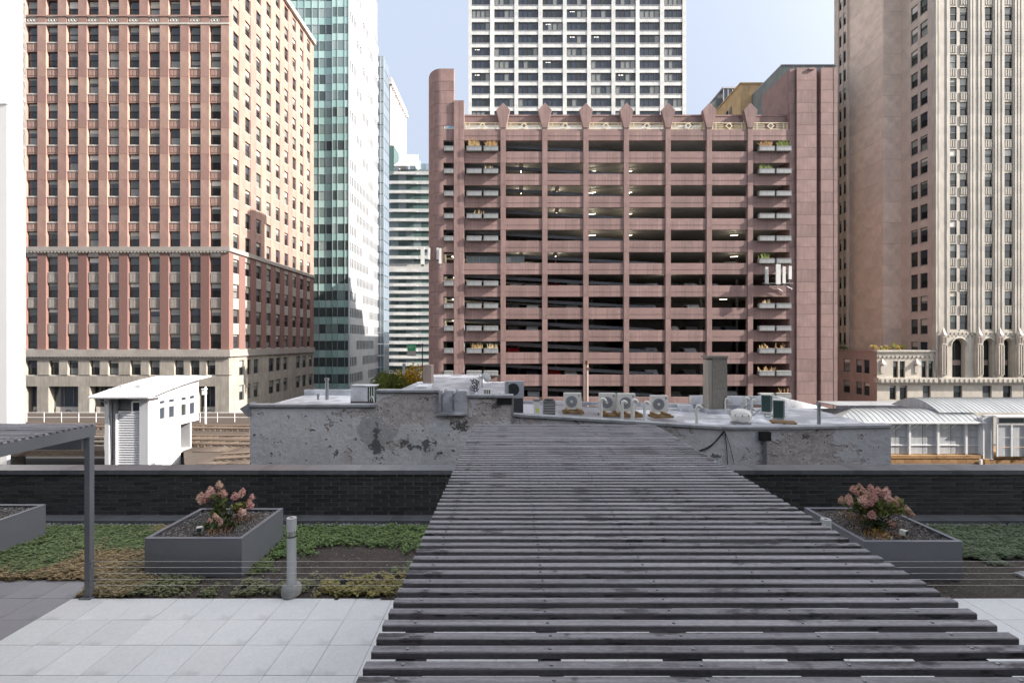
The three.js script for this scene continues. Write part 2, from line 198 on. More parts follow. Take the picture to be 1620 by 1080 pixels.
// ---------------------------------------------------------------- rose concrete parking garage
const GD = 64.6, gs = F / GD, gx = p => (p - CX) / gs, gy = p => C - (p - CY) / gs;
const lvl = k => ({ open1: gy(222 + 35.3 * k), open0: gy(239.6 + 35.3 * k), sp0: gy(257.3 + 35.3 * k) });
const garageCols = [796, 862, 927, 991, 1057, 1122, 1187].map(gx), NL = 14, GBACK = 104;
{
  const t = thing('parking_garage', 'rose concrete multi-storey parking garage with open decks and kite-topped columns', 'building', [gx(1000), ST, -85]);
  const f = frame(0, GD, 0), cw = .36;
  const spanG = (w, h) => cached(`gsp${w.toFixed(3)},${h.toFixed(3)}`, () => merge([bat(w, h * .58, .3, 0, h * .21, 0), bat(w, h * .06, .27, 0, h * -.11, -.015), bat(w, h * .36, .3, 0, h * -.32, 0)]));
  const edges = [gx(734), ...garageCols, gx(1250)];
  const bays = []; for (let i = 0; i < 8; i++) bays.push([edges[i] + (i ? cw : .02), edges[i + 1] - (i < 7 ? cw : .02)]);
  garageCols.forEach((x, i) => { for (let k = -1; k < NL; k++) { const a = k < 0 ? lvl(0).open1 : lvl(k).open1, top = k < 0 ? gy(203) : a - .02, bot = k < NL - 1 ? (k < 0 ? a : lvl(k + 1).open1) : ST; if (k < NL - 1 || 1) bx(t, 'column', x - cw, x + cw, Math.max(ST, bot), top, GD - .11, GD + .5, (k + i) % 3 ? M.rose : M.roseDark); }
    const fin = prism([[-cw, 0], [-.93, gy(175) - gy(203)], [0, gy(164) - gy(203)], [.93, gy(175) - gy(203)], [cw, 0]], .55, .02); wp(t, 'finial', fin, M.rose, x, gy(203) + .03, -(GD + .4)); });
  for (const [i, [a, b]] of bays.entries()) {
    const w = b - a, c = (a + b) / 2;
    for (let k = -1; k < NL; k++) { const v1 = k < 0 ? gy(204.5) : lvl(k).open0, v0 = k < 0 ? lvl(0).open1 : lvl(k).sp0; if (v1 < ST) continue; fgeo(t, f, 'spandrel', spanG(w, v1 - v0), (k + i * 2) % 5 ? M.rose : M.roseDark, c, (v0 + v1) / 2, -.15); }
    // ornamental rail of the roof deck and the parapet panel above it
    const v0 = gy(204), v1 = gy(192.5), h = v1 - v0, gap = .12, r = fgeo(t, f, 'roof_rail', merge([bat(w, .11, .08, 0, h / 2 - .06, 0), bat(w, .11, .08, 0, -h / 2 + .08, 0), bat(w * .35, .09, .08, -w * .325, .14, 0), bat(w * .35, .09, .08, w * .325, .14, 0), bat(w * .35, .09, .08, -w * .325, -.14, 0), bat(w * .35, .09, .08, w * .325, -.14, 0), ...[-.46, -.36, .36, .46].map(q => bat(.1, h - .2, .07, q * w, 0, .01))]), M.lightRail, c, (v0 + v1) / 2, -.25);
    const dm = part(r, 'diamond', cached('gdm', () => { const a = [[1, 0], [0, 1], [-1, 0], [0, -1]]; const s = new THREE.Shape(a.map(([x, y]) => new THREE.Vector2(x * .52, y * .52))); s.holes.push(new THREE.Path(a.map(([x, y]) => new THREE.Vector2(x * .33, y * .33)))); return new THREE.ExtrudeGeometry(s, { depth: .1, bevelEnabled: false }); }), M.lightRail, 0, 0, .03);
    if (i % 3) part(dm, 'boss', cached('gbs', () => new THREE.BoxGeometry(.3, .3, .06).rotateZ(Math.PI / 4)), M.ramp, 0, 0, .05);
    bx(t, 'roof_parapet', a - cw, b + cw, gy(192), gy(178), GD + .75, GD + 1.1, M.rose); bx(t, 'roof_parapet_lip', a - cw, b + cw, gy(180), gy(177.4), GD + .7, GD + .75, M.roseDark);
  }
  // decks, rear walls, inner columns, sloping ramps
  for (let k = -1; k < NL; k++) { const y = (k < 0 ? lvl(0).open1 + .55 : lvl(k).open0 - .85); if (y - .3 < ST) continue; bx(t, 'deck', gx(700), gx(1250), y - .28, y, GD + .31, GBACK - .3, M.slab); }
  for (let i = 0; i < 9; i++) for (const d of [GD + 8.5, GD + 22]) bx(t, 'inner_column', edges[i] + 2.2, edges[i] + 2.5, ST, gy(205), d, d + .3, M.slab);
  const rampL = gx(1010) - gx(700);
  for (let k = 0; k < NL; k++) { const L = lvl(k), a = Math.atan2(-1.5, rampL); const m = wp(t, 'ramp', boxG(rampL * 1.1, .42, .3), M.ramp, gx(868), (L.open0 + L.open1) / 2 + .1 + (k % 2) * .06, -(GD + 1.3)); m.rotation.z = a; const n = wp(t, 'ramp', boxG(rampL * 1.1, .22, 11), M.slab, gx(868), (L.open0 + L.open1) / 2 - .12, -(GD + 10)); n.rotation.z = a;
    const q = wp(t, 'ramp', boxG(gx(1250) - gx(1020), .3, 6), M.slab, gx(1140), L.open1 - .35, -(GD + 21)); q.rotation.z = .05; }
  bx(t, 'core_wall', gx(1030), gx(1240), ST, gy(206), GD + 15, GD + 15.2, M.slab); bx(t, 'core_wall', gx(740), gx(1000), ST, gy(206), GD + 17, GD + 17.2, M.slab);
  bx(t, 'rear_wall', gx(690), gx(1250), ST, gy(196), GBACK - .3, GBACK, M.slab);
  bx(t, 'side_wall', gx(676), gx(680), ST, gy(190), GD + 5, GBACK, M.roseDark);
  bx(t, 'side_wall', gx(1250), gx(1322), ST, gy(190), GD + 7, GBACK, M.roseDark);
  // pilaster beside the stair tower
  for (let k = -2; k < NL; k++) { const top = k == -2 ? gy(160) : k == -1 ? gy(204) : lvl(k).open1 - .02, bot = k == -2 ? gy(204.3) : k == -1 ? lvl(0).open1 : k < NL - 1 ? lvl(k + 1).open1 : ST; for (const [a, b] of [[718.3, 726.2], [726.6, 734]]) bx(t, 'pilaster', gx(a), gx(b), bot, top, GD - .25, GD + (k == -2 ? 1.2 : .6), M.rose); }
  for (let k = -1; k < NL; k++) { const v1 = k < 0 ? gy(204) : lvl(k).open0, v0 = k < 0 ? lvl(0).open1 : lvl(k).sp0; if (v1 < ST) continue; fgeo(t, f, 'spandrel', boxG(gx(717.8) - gx(701), v1 - v0, .3), M.rose, (gx(701) + gx(717.8)) / 2, (v0 + v1) / 2, -.15); }
  // rounded stair tower, one ring of panels per lift, joints open between them
  const rad = gx(697) - gx(672), xl = gx(672), xr = gx(701), ring = (h, xe) => cached(`ring${h.toFixed(2)}${xe.toFixed(2)}`, () => { const p = [], bxx = gx(1000); for (let i = 0; i <= 12; i++) { const a = Math.PI - i / 12 * Math.PI / 2; p.push([xl + rad + Math.cos(a) * rad - bxx, GD + rad * 1.6 * (1 - Math.sin(a)) - 85]); } p.push([xe - bxx, GD - 85], [xe - bxx, GD + 1.0 - 85], [xr - .3 - bxx, GD + 1.0 - 85], [xr - .3 - bxx, GD + 5 - 85], [xl - bxx, GD + 5 - 85]); return prismUp(p, h); });
  let v = gy(108), q = 0; while (v > ST + .1) { const h = Math.min(v - ST, (q % 2 ? 15.2 : 20.1) / gs), xe = v - h > gy(193) - .6 ? gx(717.9) : xr; const o = part(t, 'stair_tower_ring', ring(h - .035, xe), q % 3 ? M.rose : M.roseDark, 0, v - h - ST, 0); v -= h; q++; }
  bx(t, 'stair_tower_core', xl + 1, xr - .1, ST, gy(110), GD + 1.6, GD + 4.6, M.slab); bx(t, 'stair_tower_fin', gx(675), gx(684), gy(120), gy(105.5), GD + 3.5, GD + 6, M.roseDark);
  const sg = bx(t, 'deck_sign', gx(702), gx(718), gy(203.5), gy(194), GD + .05, GD + .12, M.white); part(sg, 'arrow', prism([[0, -.3], [.55, -.3], [.85, 0], [.55, .3], [0, .3], [.3, 0]], .03), mat('sign blue', '#6f9fc0', .5), -.15, 0, .04);
  // service block at the right end, clad in separate panels
  const xs = [[1250, 1258], [1259, 1290], [1297, 1316], [1317, 1323]], top = gy(109);
  let y = top, r = 0; while (y > ST + .1) { const h = Math.min(y - ST, (r % 2 ? 15.5 : 19.8) / gs); xs.forEach(([a, b], i) => bx(t, 'cladding_panel', gx(a), gx(b), y - h + .03, y, GD - (i == 0 ? .0 : .3), GD + .4, (r * 3 + i) % 4 ? M.rose : M.roseDark)); y -= h; r++; }
  bx(t, 'service_block', gx(1251), gx(1322.6), ST, top - .15, GD + .4, GD + 7, M.roseDark); bx(t, 'service_block_side', gx(1249.6), gx(1251), gy(205), top, GD + .42, GD + 7.1, M.roseDark);
  wp(t, 'downpipe', cylG(.09, .09, 30, 8), M.rose, gx(1293), gy(115) - 15, -(GD + .3)); bx(t, 'service_block_bracket', gx(1277), gx(1285), gy(113), gy(110), GD - .5, GD - .3, M.roseDark);
  // glass-block balustrade in one bay of the left end
  const gb = [gx(737), gx(790)]; panes(t, f, gb[0], gb[1] + 3.5, gy(414.5), gy(404), -.6, 9, { name: 'glazed_screen', frame: M.frameGrey, mats: [M.pane[4], M.pane[3]] });
}
// planter boxes hung along the decks
const deckWord = ['topmost', 'second', 'third', 'fourth', 'fifth', 'sixth', 'seventh', 'eighth', 'ninth', 'tenth', 'eleventh', 'twelfth'];
const hb = (label, group, a, b, k, plant) => { const L = lvl(k), w = gx(b) - gx(a), o = thing('planter_box', `${label}, ${deckWord[k]} deck from the roof`, 'planter', [(gx(a) + gx(b)) / 2, L.open0 - .05, -(GD - .28)], group);
  part(o, 'trough', boxG(w, .56, .55), M.planterGrey, 0, .28, 0); part(o, 'rim', boxG(w + .06, .06, .6), M.planterGrey, 0, .585, 0); part(o, 'soil', boxG(w - .1, .02, .5), M.slab, 0, .625, 0); part(o, 'bracket', boxG(w + .1, .06, .5), M.frameGrey, 0, -.03, .02); return o; };
const strawM = ['#b79a6a', '#a9875c', '#8d8a52', '#c2ad86'].map((c, i) => mat('dry blade ' + i, c, .9, { side: THREE.DoubleSide }));
const bladeG = (n, h, sp, s, bw = 1) => { const r = rng(s), a = []; for (let i = 0; i < n; i++) { const l = h * (.5 + .6 * r()), an = r() * 6.28, tl = .2 + .8 * r(), x = (r() - .5) * sp, z = (r() - .5) * .3, w = (.02 + .02 * r()) * bw; const dx = Math.cos(an) * l * tl * .6, dz = Math.sin(an) * l * tl * .6; a.push(poly([[x - w, 0, z], [x + w, 0, z], [x + dx * .5 + w, l * .65, z + dz * .5], [x + dx * .5 - w, l * .65, z + dz * .5], [x + dx, l, z + dz]], [[0, 1, 2, 3], [3, 2, 4]])); } return merge(a); };
for (let k = 0; k < 12; k++) {
  if (k != 5) { hb('grey planter box next to the garage pilaster', 'garage planters closest to the pilaster', 738.7, 762, k); hb('grey planter box against the first garage column', 'garage planters by the first column', 765.5, 788, k); }
  if (k != 5) hb('short planter box between garage stair tower and pilaster', 'garage planters in the narrow bay', 703, 717.3, k);
  if (k != 6) { hb('grey planter box beside the last garage column', 'garage planters by the last column', 1198.7, 1222.3, k); hb('grey planter box against the garage service block', 'garage planters by the service block', 1225.6, 1248.7, k); }
}
{ // dry and green plants in the boxes
  const dry = [[750, 0, 1.1, 60, 0], [777, 0, 1.0, 60, 1], [1210, 0, .9, 60, 1], [1237, 0, 1.0, 60, 2], [1210, 1, .7, 26, 2], [1207, 5, .9, 22, 2], [755, 9, .8, 18, 0], [779, 9, .7, 22, 3], [1206, 9, .7, 14, 0], [1233, 9, .8, 8, 1], [1205, 10, .8, 10, 0], [1219, 10, .6, 14, 1], [1237, 11, .9, 12, 1], [772, 1, .6, 8, 3], [757, 3, .6, 5, 0], [1210, 7, .6, 10, 3]];
  dry.forEach(([p, k, h, n, c], i) => { const o = thing('ornamental_grass', ['tall dry straw-coloured grass in a garage planter box', 'sparse dry grass stalks in a garage planter box', 'green leafy grass in a garage planter box'][c == 2 ? 2 : n > 40 ? 0 : 1] + `, ${deckWord[k]} deck from the roof`, 'plant', [gx(p), lvl(k).open0 + .57, -(GD - .28)], 'plants in the garage planter boxes'); part(o, 'blades', bladeG(n, h, 1.6, 100 + i), c == 2 ? mat('green blade', '#6f7d3a', .9, { side: THREE.DoubleSide }) : strawM[c]); });
}
{ // cars parked on the decks, seen over the spandrels
  const body = prism([[-2.2, .25], [-2.25, .7], [-1.5, .85], [-.95, 1.35], [.55, 1.4], [1.25, .92], [2.1, .78], [2.2, .3]], 1.6, .06).translate(0, 0, -.8), gl = prism([[-1.3, .88], [-.88, 1.3], [.5, 1.34], [1.05, .93]], 1.76).translate(0, 0, -.88);
  const paint = ['#d8d8d6', '#9a1f22', '#2b2f36', '#b9bcc0', '#44515f', '#e4e2dc', '#5c5c5c'].map((c, i) => mat('car paint ' + i, c, .25, { phys: true, clearcoat: 1 })), kind = ['white', 'red', 'black', 'silver', 'blue-grey', 'pale cream', 'grey'];
  const bayW = ['pilaster', 'first column', 'second column', 'third column', 'fourth column', 'fifth column', 'sixth column', 'last column'], q = rng(31), cs2 = [0, 2, 3, 4, 6, 0, 3, 5, 2, 1, 6, 3];
  for (let k = 4; k < 13; k++) for (let b = 1; b < 7; b++) for (let m = 0; m < 2; m++) { if (q() < (k < 6 ? .75 : .3) || lvl(k).open0 - 1 < ST) continue; const p = 796 + 65.2 * (b - 1) + 18 + m * 29 + (q() - .5) * 5, c = cs2[Math.floor(q() * 12)], o = thing('parked_car', `${kind[c]} parked car after the ${bayW[b]}, ${deckWord[k] ?? 'lowest'} garage deck`, 'car', [gx(p), lvl(k).open0 - .85, -(GD + 3.0 + q() * .5)], 'cars parked inside the garage'); o.rotation.y = q() < .5 ? 1.57 : -1.57;
    part(o, 'body', body, paint[c]); part(o, 'window_band', gl, M.pane[0]); for (const [x, z] of [[-1.35, .75], [-1.35, -.75], [1.35, .75], [1.35, -.75]]) { const w = part(o, 'wheel', cached('whl', () => new THREE.CylinderGeometry(.32, .32, .2, 14).rotateX(Math.PI / 2)), M.black, x, .32, z); part(w, 'rim', cached('rim', () => new THREE.CylinderGeometry(.19, .19, .22, 10).rotateX(Math.PI / 2)), M.galv); } for (const s of [-.6, .6]) part(o, 'headlight', boxG(.12, .14, .3), M.acWhite, 2.2, .66, s); }
}
{ // strip lamps under the decks
  const em = new THREE.MeshStandardMaterial({ color: '#fff4dc', emissive: '#fff0d0', emissiveIntensity: 1.6 });
  [[825, 1, 0], [825, 2, 0], [884, 2, 0], [884, 3, 0], [943, 1, 1], [943, 2, 1], [943, 3, 1], [943, 4, 1], [1003, 1, 1], [1003, 2, 1], [1003, 3, 1], [1003, 4, 1], [825, 5, 0], [882, 5, 0], [1178, 4, 1], [1178, 5, 1], [1160, 7, 1], [1067, 6, 0], [712, 5, 0], [714, 6, 0], [712, 7, 0], [712, 8, 0]].forEach(([p, k, r]) => { const o = thing('strip_lamp', `lit strip lamp in garage bay ${p < 720 ? 'beside the stair tower' : 'after the ' + ['pilaster', 'first column', 'second column', 'third column', 'fourth column', 'fifth column', 'sixth column'][Math.max(0, Math.floor((p - 730) / 65.2))]}, ${deckWord[k]} deck from the roof`, 'lamp', [gx(p), lvl(k).open1 - .05, -(GD + 3)], 'strip lamps inside the garage'); if (r) o.rotation.y = 1.2; part(o, 'housing', boxG(.16, .08, 1.1), M.frameGrey, 0, .02, 0); part(o, 'tube', boxG(.1, .07, 1.0), em, 0, -.055, 0); const l = new THREE.PointLight(0xfff0d8, .9); l.position.set(0, -.2, 0); l.castShadow = true; o.add(l); });
}
{ // antenna panels
  const ant = (label, p, y, h, d, w = .35) => { const o = thing('cell_antenna', label, 'antenna', [gx(p), gy(y), -(GD - d)], 'antenna panels on the garage'); part(o, 'radome', boxG(w, h, .2), M.white, 0, h / 2, 0); part(o, 'mast', cylG(.05, .05, h + .5, 8), M.galv, 0, h / 2 - .1, -.2); part(o, 'bracket', boxG(.1, .1, d), M.galv, 0, h * .35, -d / 2 + .05); part(o, 'bracket', boxG(.1, .1, d), M.galv, 0, h * .7, -d / 2 + .05); part(o, 'cable_box', boxG(w * .8, .18, .18), M.frameDark, 0, -.1, 0); };
  for (const [p, y, h, d, l] of [[1207.5, 450, 2.3, .9, 'narrow white antenna on the boom, closest to the last garage column'], [1221.5, 451.5, 2.7, 1.5, 'broad tall white antenna, widest on the boom beside the service block'], [1232.5, 450, 2.3, 1.2, 'narrow white antenna on the boom between the broad and the short one'], [1244, 443, 1.8, .9, 'short white antenna on the boom, against the service block']]) ant(l, p, y, h, d, p == 1221.5 ? .6 : .4);
  for (const [p, y, h, d, l] of [[669, 419, 2.4, -1.2, 'broad white antenna hanging off the outer side of the rounded stair tower'], [679, 411, 1.6, .1, 'short white antenna on the curved face of the stair tower'], [693, 411, 1.6, .3, 'short white antenna at the flat edge of the stair tower'], [697, 418, 2.1, .5, 'longer thin white antenna beside the narrow garage bay']]) ant(l, p, y, h, Math.max(.3, d), p == 669 ? .5 : .3);
  const b = thing('antenna_mount', 'steel boom carrying the white antenna panels beside the service block', 'mount', [gx(1228), gy(452), -(GD - .3)]); part(b, 'boom', boxG(4.2, .12, .12), M.galv, 0, .3, .1); part(b, 'strut', new THREE.CylinderGeometry(.05, .05, 2.6, 8).rotateZ(1.1), M.galv, -.4, -.2, 0); part(b, 'strut', new THREE.CylinderGeometry(.05, .05, 2.6, 8).rotateZ(1.1), M.galv, .9, .1, 0);
}

// ---------------------------------------------------------------- white grid tower behind the garage
{
  const D = 141, s = F / D, ux = p => (p - CX) / s, vy = p => C - (p - CY) / s; const t = thing('white_office_tower', 'white gridded office tower rising behind the parking garage', 'building', [ux(913), ST, -D - 15]);
  const f = frame(0, D, 0), cols = [[746, 775.2], [781.9, 813.8], [820, 851.7], [858.4, 890.6], [896.7, 929], [935, 967.6], [973.7, 1006], [1012, 1044.5], [1051, 1080]].map(q => q.map(ux));
  const rows = []; for (let k = -2; k < 9; k++) rows.push([vy(14.2 + 20.1 * k + 13.2), vy(14.2 + 20.1 * k)]);
  const xa = ux(741), xb = ux(1086), top = vy(-90), bot = rows[10][0] - .5;
  bx(t, 'core', xa + .1, xb - .1, ST, top - .3, D + .7, D + 22, M.white);
  for (let i = 0; i <= 9; i++) bx(t, 'pier', i ? cols[i - 1][1] : xa, i < 9 ? cols[i][0] : xb, bot, top, D, D + .7, M.white);
  cols.forEach(([a, b]) => { rows.forEach(([v0, v1], k) => { const p = panes(t, f, a, b, v0, v1, -.35, 4, { frame: M.frameDark, fw: .22, vary: .45, mats: [M.pane[2], M.pane[2], M.pane[1], M.pane[3]] }); const e = k ? rows[k - 1][0] : top; bx(t, 'spandrel', a, b, v1, e, D + .12, D + .7, M.white); bx(t, 'sill', a - .1, b + .1, v0 - .12, v0, D + .02, D + .12, M.slate);
      if (R() < .16) bx(t, 'ceiling_lamp', a + 1, a + 2.4, v1 - .7, v1 - .55, D + .30, D + .31, cached('lampm', () => mat('office lamp', '#fff', .5, { emissive: '#fff2d8', emissiveIntensity: .55 }))); }); bx(t, 'spandrel', a, b, bot, rows[10][0], D + .12, D + .7, M.white); });
}
// ---------------------------------------------------------------- teal curtain-wall tower
{
  const D = 109, s = F / D, ux = p => (p - CX) / s, vy = p => C - (p - CY) / s, X = ux(552), DEP = 23.6; const t = thing('teal_glass_tower', 'slim tower with teal glass front and white panelled street side', 'building', [ux(500), ST, -D - 12]);
  bx(t, 'core', ux(430), X - .3, ST, vy(-110), D + .3, D + DEP, M.slab);
  const fh = 26.3 / s, f = frame(0, D, 0), g = frame(X, D, Math.PI / 2); const xs = [460, 471, 482, 493.5, 504.5, 515.5, 526.5, 534.5, 546, 552].map(ux);
  const tm = ['#9fbfb9', '#adc8c2', '#94b5b0'].map((c, i) => mat('teal spandrel ' + i, c, .15, { phys: true })), vm = [glass('teal vision glass', [.13, .175, .17]), glass('pale blind behind teal glass', [.3, .36, .35], .15), glass('dark teal glass', [.065, .085, .085]), glass('teal vision glass light', [.2, .26, .25])];
  const wp1 = mat('white side panel', '#d9dadb', .4, { map: tMottle });
  for (let k = -2; k < 23; k++) { const top = vy(13 + 26.3 * k), mid = top - fh * .56, bot = top - fh; if (top < ST) break;
    for (let i = 0; i < 9; i++) { const a = xs[i] + .06, b = xs[i + 1] - .06, n = i >= 6 ? .35 : 0; fbx(t, f, 'vision_panel', a, b, mid + .06, top - .04, n - .3, n, k > 12 && R() < .7 ? vm[2] : pick(vm)); fbx(t, f, 'spandrel_panel', a, b, bot + .04, mid - .02, n - .3, n + .01, pick(tm)); }
    fbx(t, f, 'floor_edge', xs[0], xs[9], top - .04, top + .06, -.2, .06, M.tealFrame);
    fbx(t, g, 'side_spandrel', .4, DEP, bot, mid, -.3, .06, wp1); fbx(t, g, 'side_glazing', .4, DEP, mid, top, -.3, -.12, M.pane[2]);
    for (let j = 0; j < 5; j++) { const u0 = .4 + j * (DEP - .4) / 5; if ((j + k * 3) % 4 == 0 && k > 10) fbx(t, g, 'side_panel', u0 + .05, u0 + 4.5, mid, top, -.12, .05, wp1); else for (let q = 0; q < 4; q++) fbx(t, g, 'side_mullion', u0 + q * 1.16, u0 + q * 1.16 + .28, mid, top, -.12, .05, wp1); if (k < 10 && (j * 7 + k * 5) % 3) fbx(t, g, 'side_panel', u0 + .4, u0 + 4.2, mid, top, -.11, .045, wp1); }
  }
  for (let i = 0; i < 10; i++) fbx(t, f, 'mullion', xs[i] - .05, xs[i] + .05, ST, vy(-60), -.2, (i >= 6 ? .45 : .1), M.tealFrame);
  const bl = [glass('blue glass fin', [.18, .215, .26], .1), glass('blue glass fin dark', [.15, .185, .22], .1)], g2 = frame(ux(552), D + DEP + .2, 0);
  for (let k = 0; k < 28; k++) { const v1 = vy(-10) - k * 3.3; if (v1 < ST + 1) break; fbx(t, g2, 'glass_bay', -2, 1.5, v1 - 3.1, v1, -6, 0, bl[k % 2]); } fbx(t, g2, 'glass_bay_frame', 1.5, 1.65, ST, vy(-10), -.2, .05, M.tealFrame); fbx(t, g2, 'glass_bay_frame', .6, .75, ST, vy(-10), -.2, .05, M.tealFrame);
}
// ---------------------------------------------------------------- striped hotel, far white tower, tan blocks
{
  const D = 190, s = F / D, ux = p => (p - CX) / s, vy = p => C - (p - CY) / s; const t = thing('striped_office_block', 'white banded office block with dark teal ribbon windows down the street', 'building', [ux(640), ST, -D - 15]);
  bx(t, 'core', ux(600), ux(700), ST, vy(278), D + .6, D + 30, M.slab); const gm = [glass('teal ribbon glass', [.1, .16, .145]), glass('dark ribbon glass', [.07, .105, .1]), glass('pale ribbon glass', [.2, .24, .24])];
  const bands = []; for (let k = 0; k < 10; k++) bands.push(275 + 14.8 * k - 4, ); for (let k = 0; k < 14; k++) bands.push(425 + 11.4 * k);
  bands.forEach((y, i) => { const h = i < 9 ? 14.8 : 11.4; bx(t, 'floor_band', ux(600), ux(700), vy(y + 5.2), vy(y), D, D + .6, M.white); for (let j = 0; j < 6; j++) bx(t, 'ribbon_window', ux(606 + j * 12), ux(606 + j * 12 + 11.7), vy(y + h), vy(y + 5.2), D + .4, D + .6, pick(gm)); bx(t, 'balcony_slab', ux(622), ux(660), vy(y + 5.4), vy(y + 3.5), D - .5, D, M.white); });
  for (const [a, b, y0, y1, dd] of [[606, 623, 278, 230, 0], [626, 700, 278, 262, 4], [640, 655, 262, 236, 10], [655, 690, 262, 238, 14]]) { for (let q = a; q < b; q += 8) bx(t, 'glass_crown', ux(q), ux(Math.min(b, q + 7.6)), vy(y0), vy(y1), D + dd, D + dd + 8, a == 606 ? gm[0] : pick([glass('sky glass', [.25, .32, .42], .12), gm[2]])); }
  const cr = wp(t, 'sloped_roof', poly([[0, 0, 0], [4.5, 7, -6], [9, 7, -6], [9, 0, 0], [4.5, 0, -8], [9, 0, -8]], [[0, 3, 2, 1], [0, 1, 4], [3, 5, 2]]), M.white, ux(622), vy(262), -D);
}
{
  const D = 260, s = F / D, ux = p => (p - CX) / s, vy = p => C - (p - CY) / s, X = ux(618); const t = thing('classical_white_tower', 'far white tower with heavy cornice glimpsed beside the teal glass tower', 'building', [ux(610), ST, -D - 14]);
  const wm = mat('white terracotta', '#dcd4d0', .7, { map: tMottle }), f = frame(0, D, 0), g = frame(X, D, Math.PI / 2), DEP = 38;
  bx(t, 'core', ux(585), X - .5, ST, vy(123), D + .5, D + DEP, wm); bx(t, 'cornice', ux(584), X + 1.0, vy(134), vy(129), D - 1, D + DEP + 1, wm); bx(t, 'cornice', ux(584), X + .6, vy(126.5), vy(122.5), D - .6, D + DEP, wm);
  for (let i = 0; i < 3; i++) { const a = ux(609.5 - i * 6); for (let k = 0; k < 16; k++) { const y = 146 + k * 9; bx(t, 'window', a, a + 1.3, vy(y + 6), vy(y), D + .2, D + .5, M.pane[2]); bx(t, 'pier', a + 1.3, a + 2.12, vy(y + 9), vy(y), D, D + .5, wm); } }
  for (let i = 0; i < 9; i++) for (let k = 0; k < 15; k++) { const y = vy(140) - k * 3.3; fbx(t, g, 'window', 2 + i * 4, 3.6 + i * 4, y - 2, y, -.5, -.44, M.pane[1]); } for (let i = 0; i < 10; i++) fbx(t, g, 'pier', i * 4 - (i ? .4 : 0), i * 4 + 2, ST, vy(134), -.5, 0, wm);
  for (let i = 0; i < 14; i++) fbx(t, g, 'bracket', i * 2.7 + .6, i * 2.7 + 1.4, vy(137), vy(134), 0, .8, wm);
}
{
  const D = 92, s = F / D, ux = p => (p - CX) / s, vy = p => C - (p - CY) / s, X = ux(1172), m = mat('tan limestone', '#c9ab80', .9, { map: tStreak }); const t = thing('tan_stone_block', 'tan stone block top behind the garage roof', 'building', [ux(1200), ST, -D - 17]);
  bx(t, 'body', X, ux(1262), ST, vy(133), D, D + 34, m); bx(t, 'coping', X - .2, ux(1262), vy(133), vy(131), D - .2, D + 34, m); const g = frame(X, D, -Math.PI / 2);
  for (let i = 0; i < 4; i++) for (const q of [0, 1.5]) { const w = fbx(t, g, 'window', -5.2 - i * 6 + q - 1, -5.2 - i * 6 + q, vy(185), vy(153), 0, .05, M.frameDark); part(w, 'pane', boxG(.8, 3.6, .02), M.pane[0], 0, 0, .03); }
  const t2 = thing('glass_office_block', 'dark glass block top behind the tan stone block', 'building', [WX(1150, 125), ST, -140]); bx(t2, 'body', WX(1144, 125), WX(1230, 125), ST, WY(139, 125), 125, 160, glass('blue-black glass', [.06, .075, .09], .12)); for (let i = 0; i < 9; i++) bx(t2, 'mullion', WX(1144, 125) + i * 1.2, WX(1144, 125) + i * 1.2 + .2, ST, WY(139, 125), 124.8, 125, M.slate); bx(t2, 'coping', WX(1143, 125), WX(1230, 125), WY(140.5, 125), WY(138, 125), 124.7, 160, M.slate);
  const t3 = thing('green_grey_block', 'green-grey metal clad penthouse behind the service block', 'building', [WX(1280, 82), ST, -90]); const gg = mat('green-grey cladding', '#7f8784', .6, { map: tStreak }); bx(t3, 'body', WX(1236, 82), WX(1322, 82), ST, WY(104, 82), 82, 92, gg); bx(t3, 'coping', WX(1235.5, 82), WX(1322, 82), WY(104, 82), WY(102.5, 82), 81.8, 92.2, M.slate); for (let i = 0; i < 5; i++) bx(t3, 'cladding_joint', WX(1255 + i * 16, 82), WX(1256 + i * 16, 82), WY(200, 82), WY(104, 82), 81.95, 82, M.slate); bx(t3, 'roof_post', WX(1297, 82), WX(1298, 82), WY(103, 82), WY(99, 82), 83, 83.2, M.black);
}
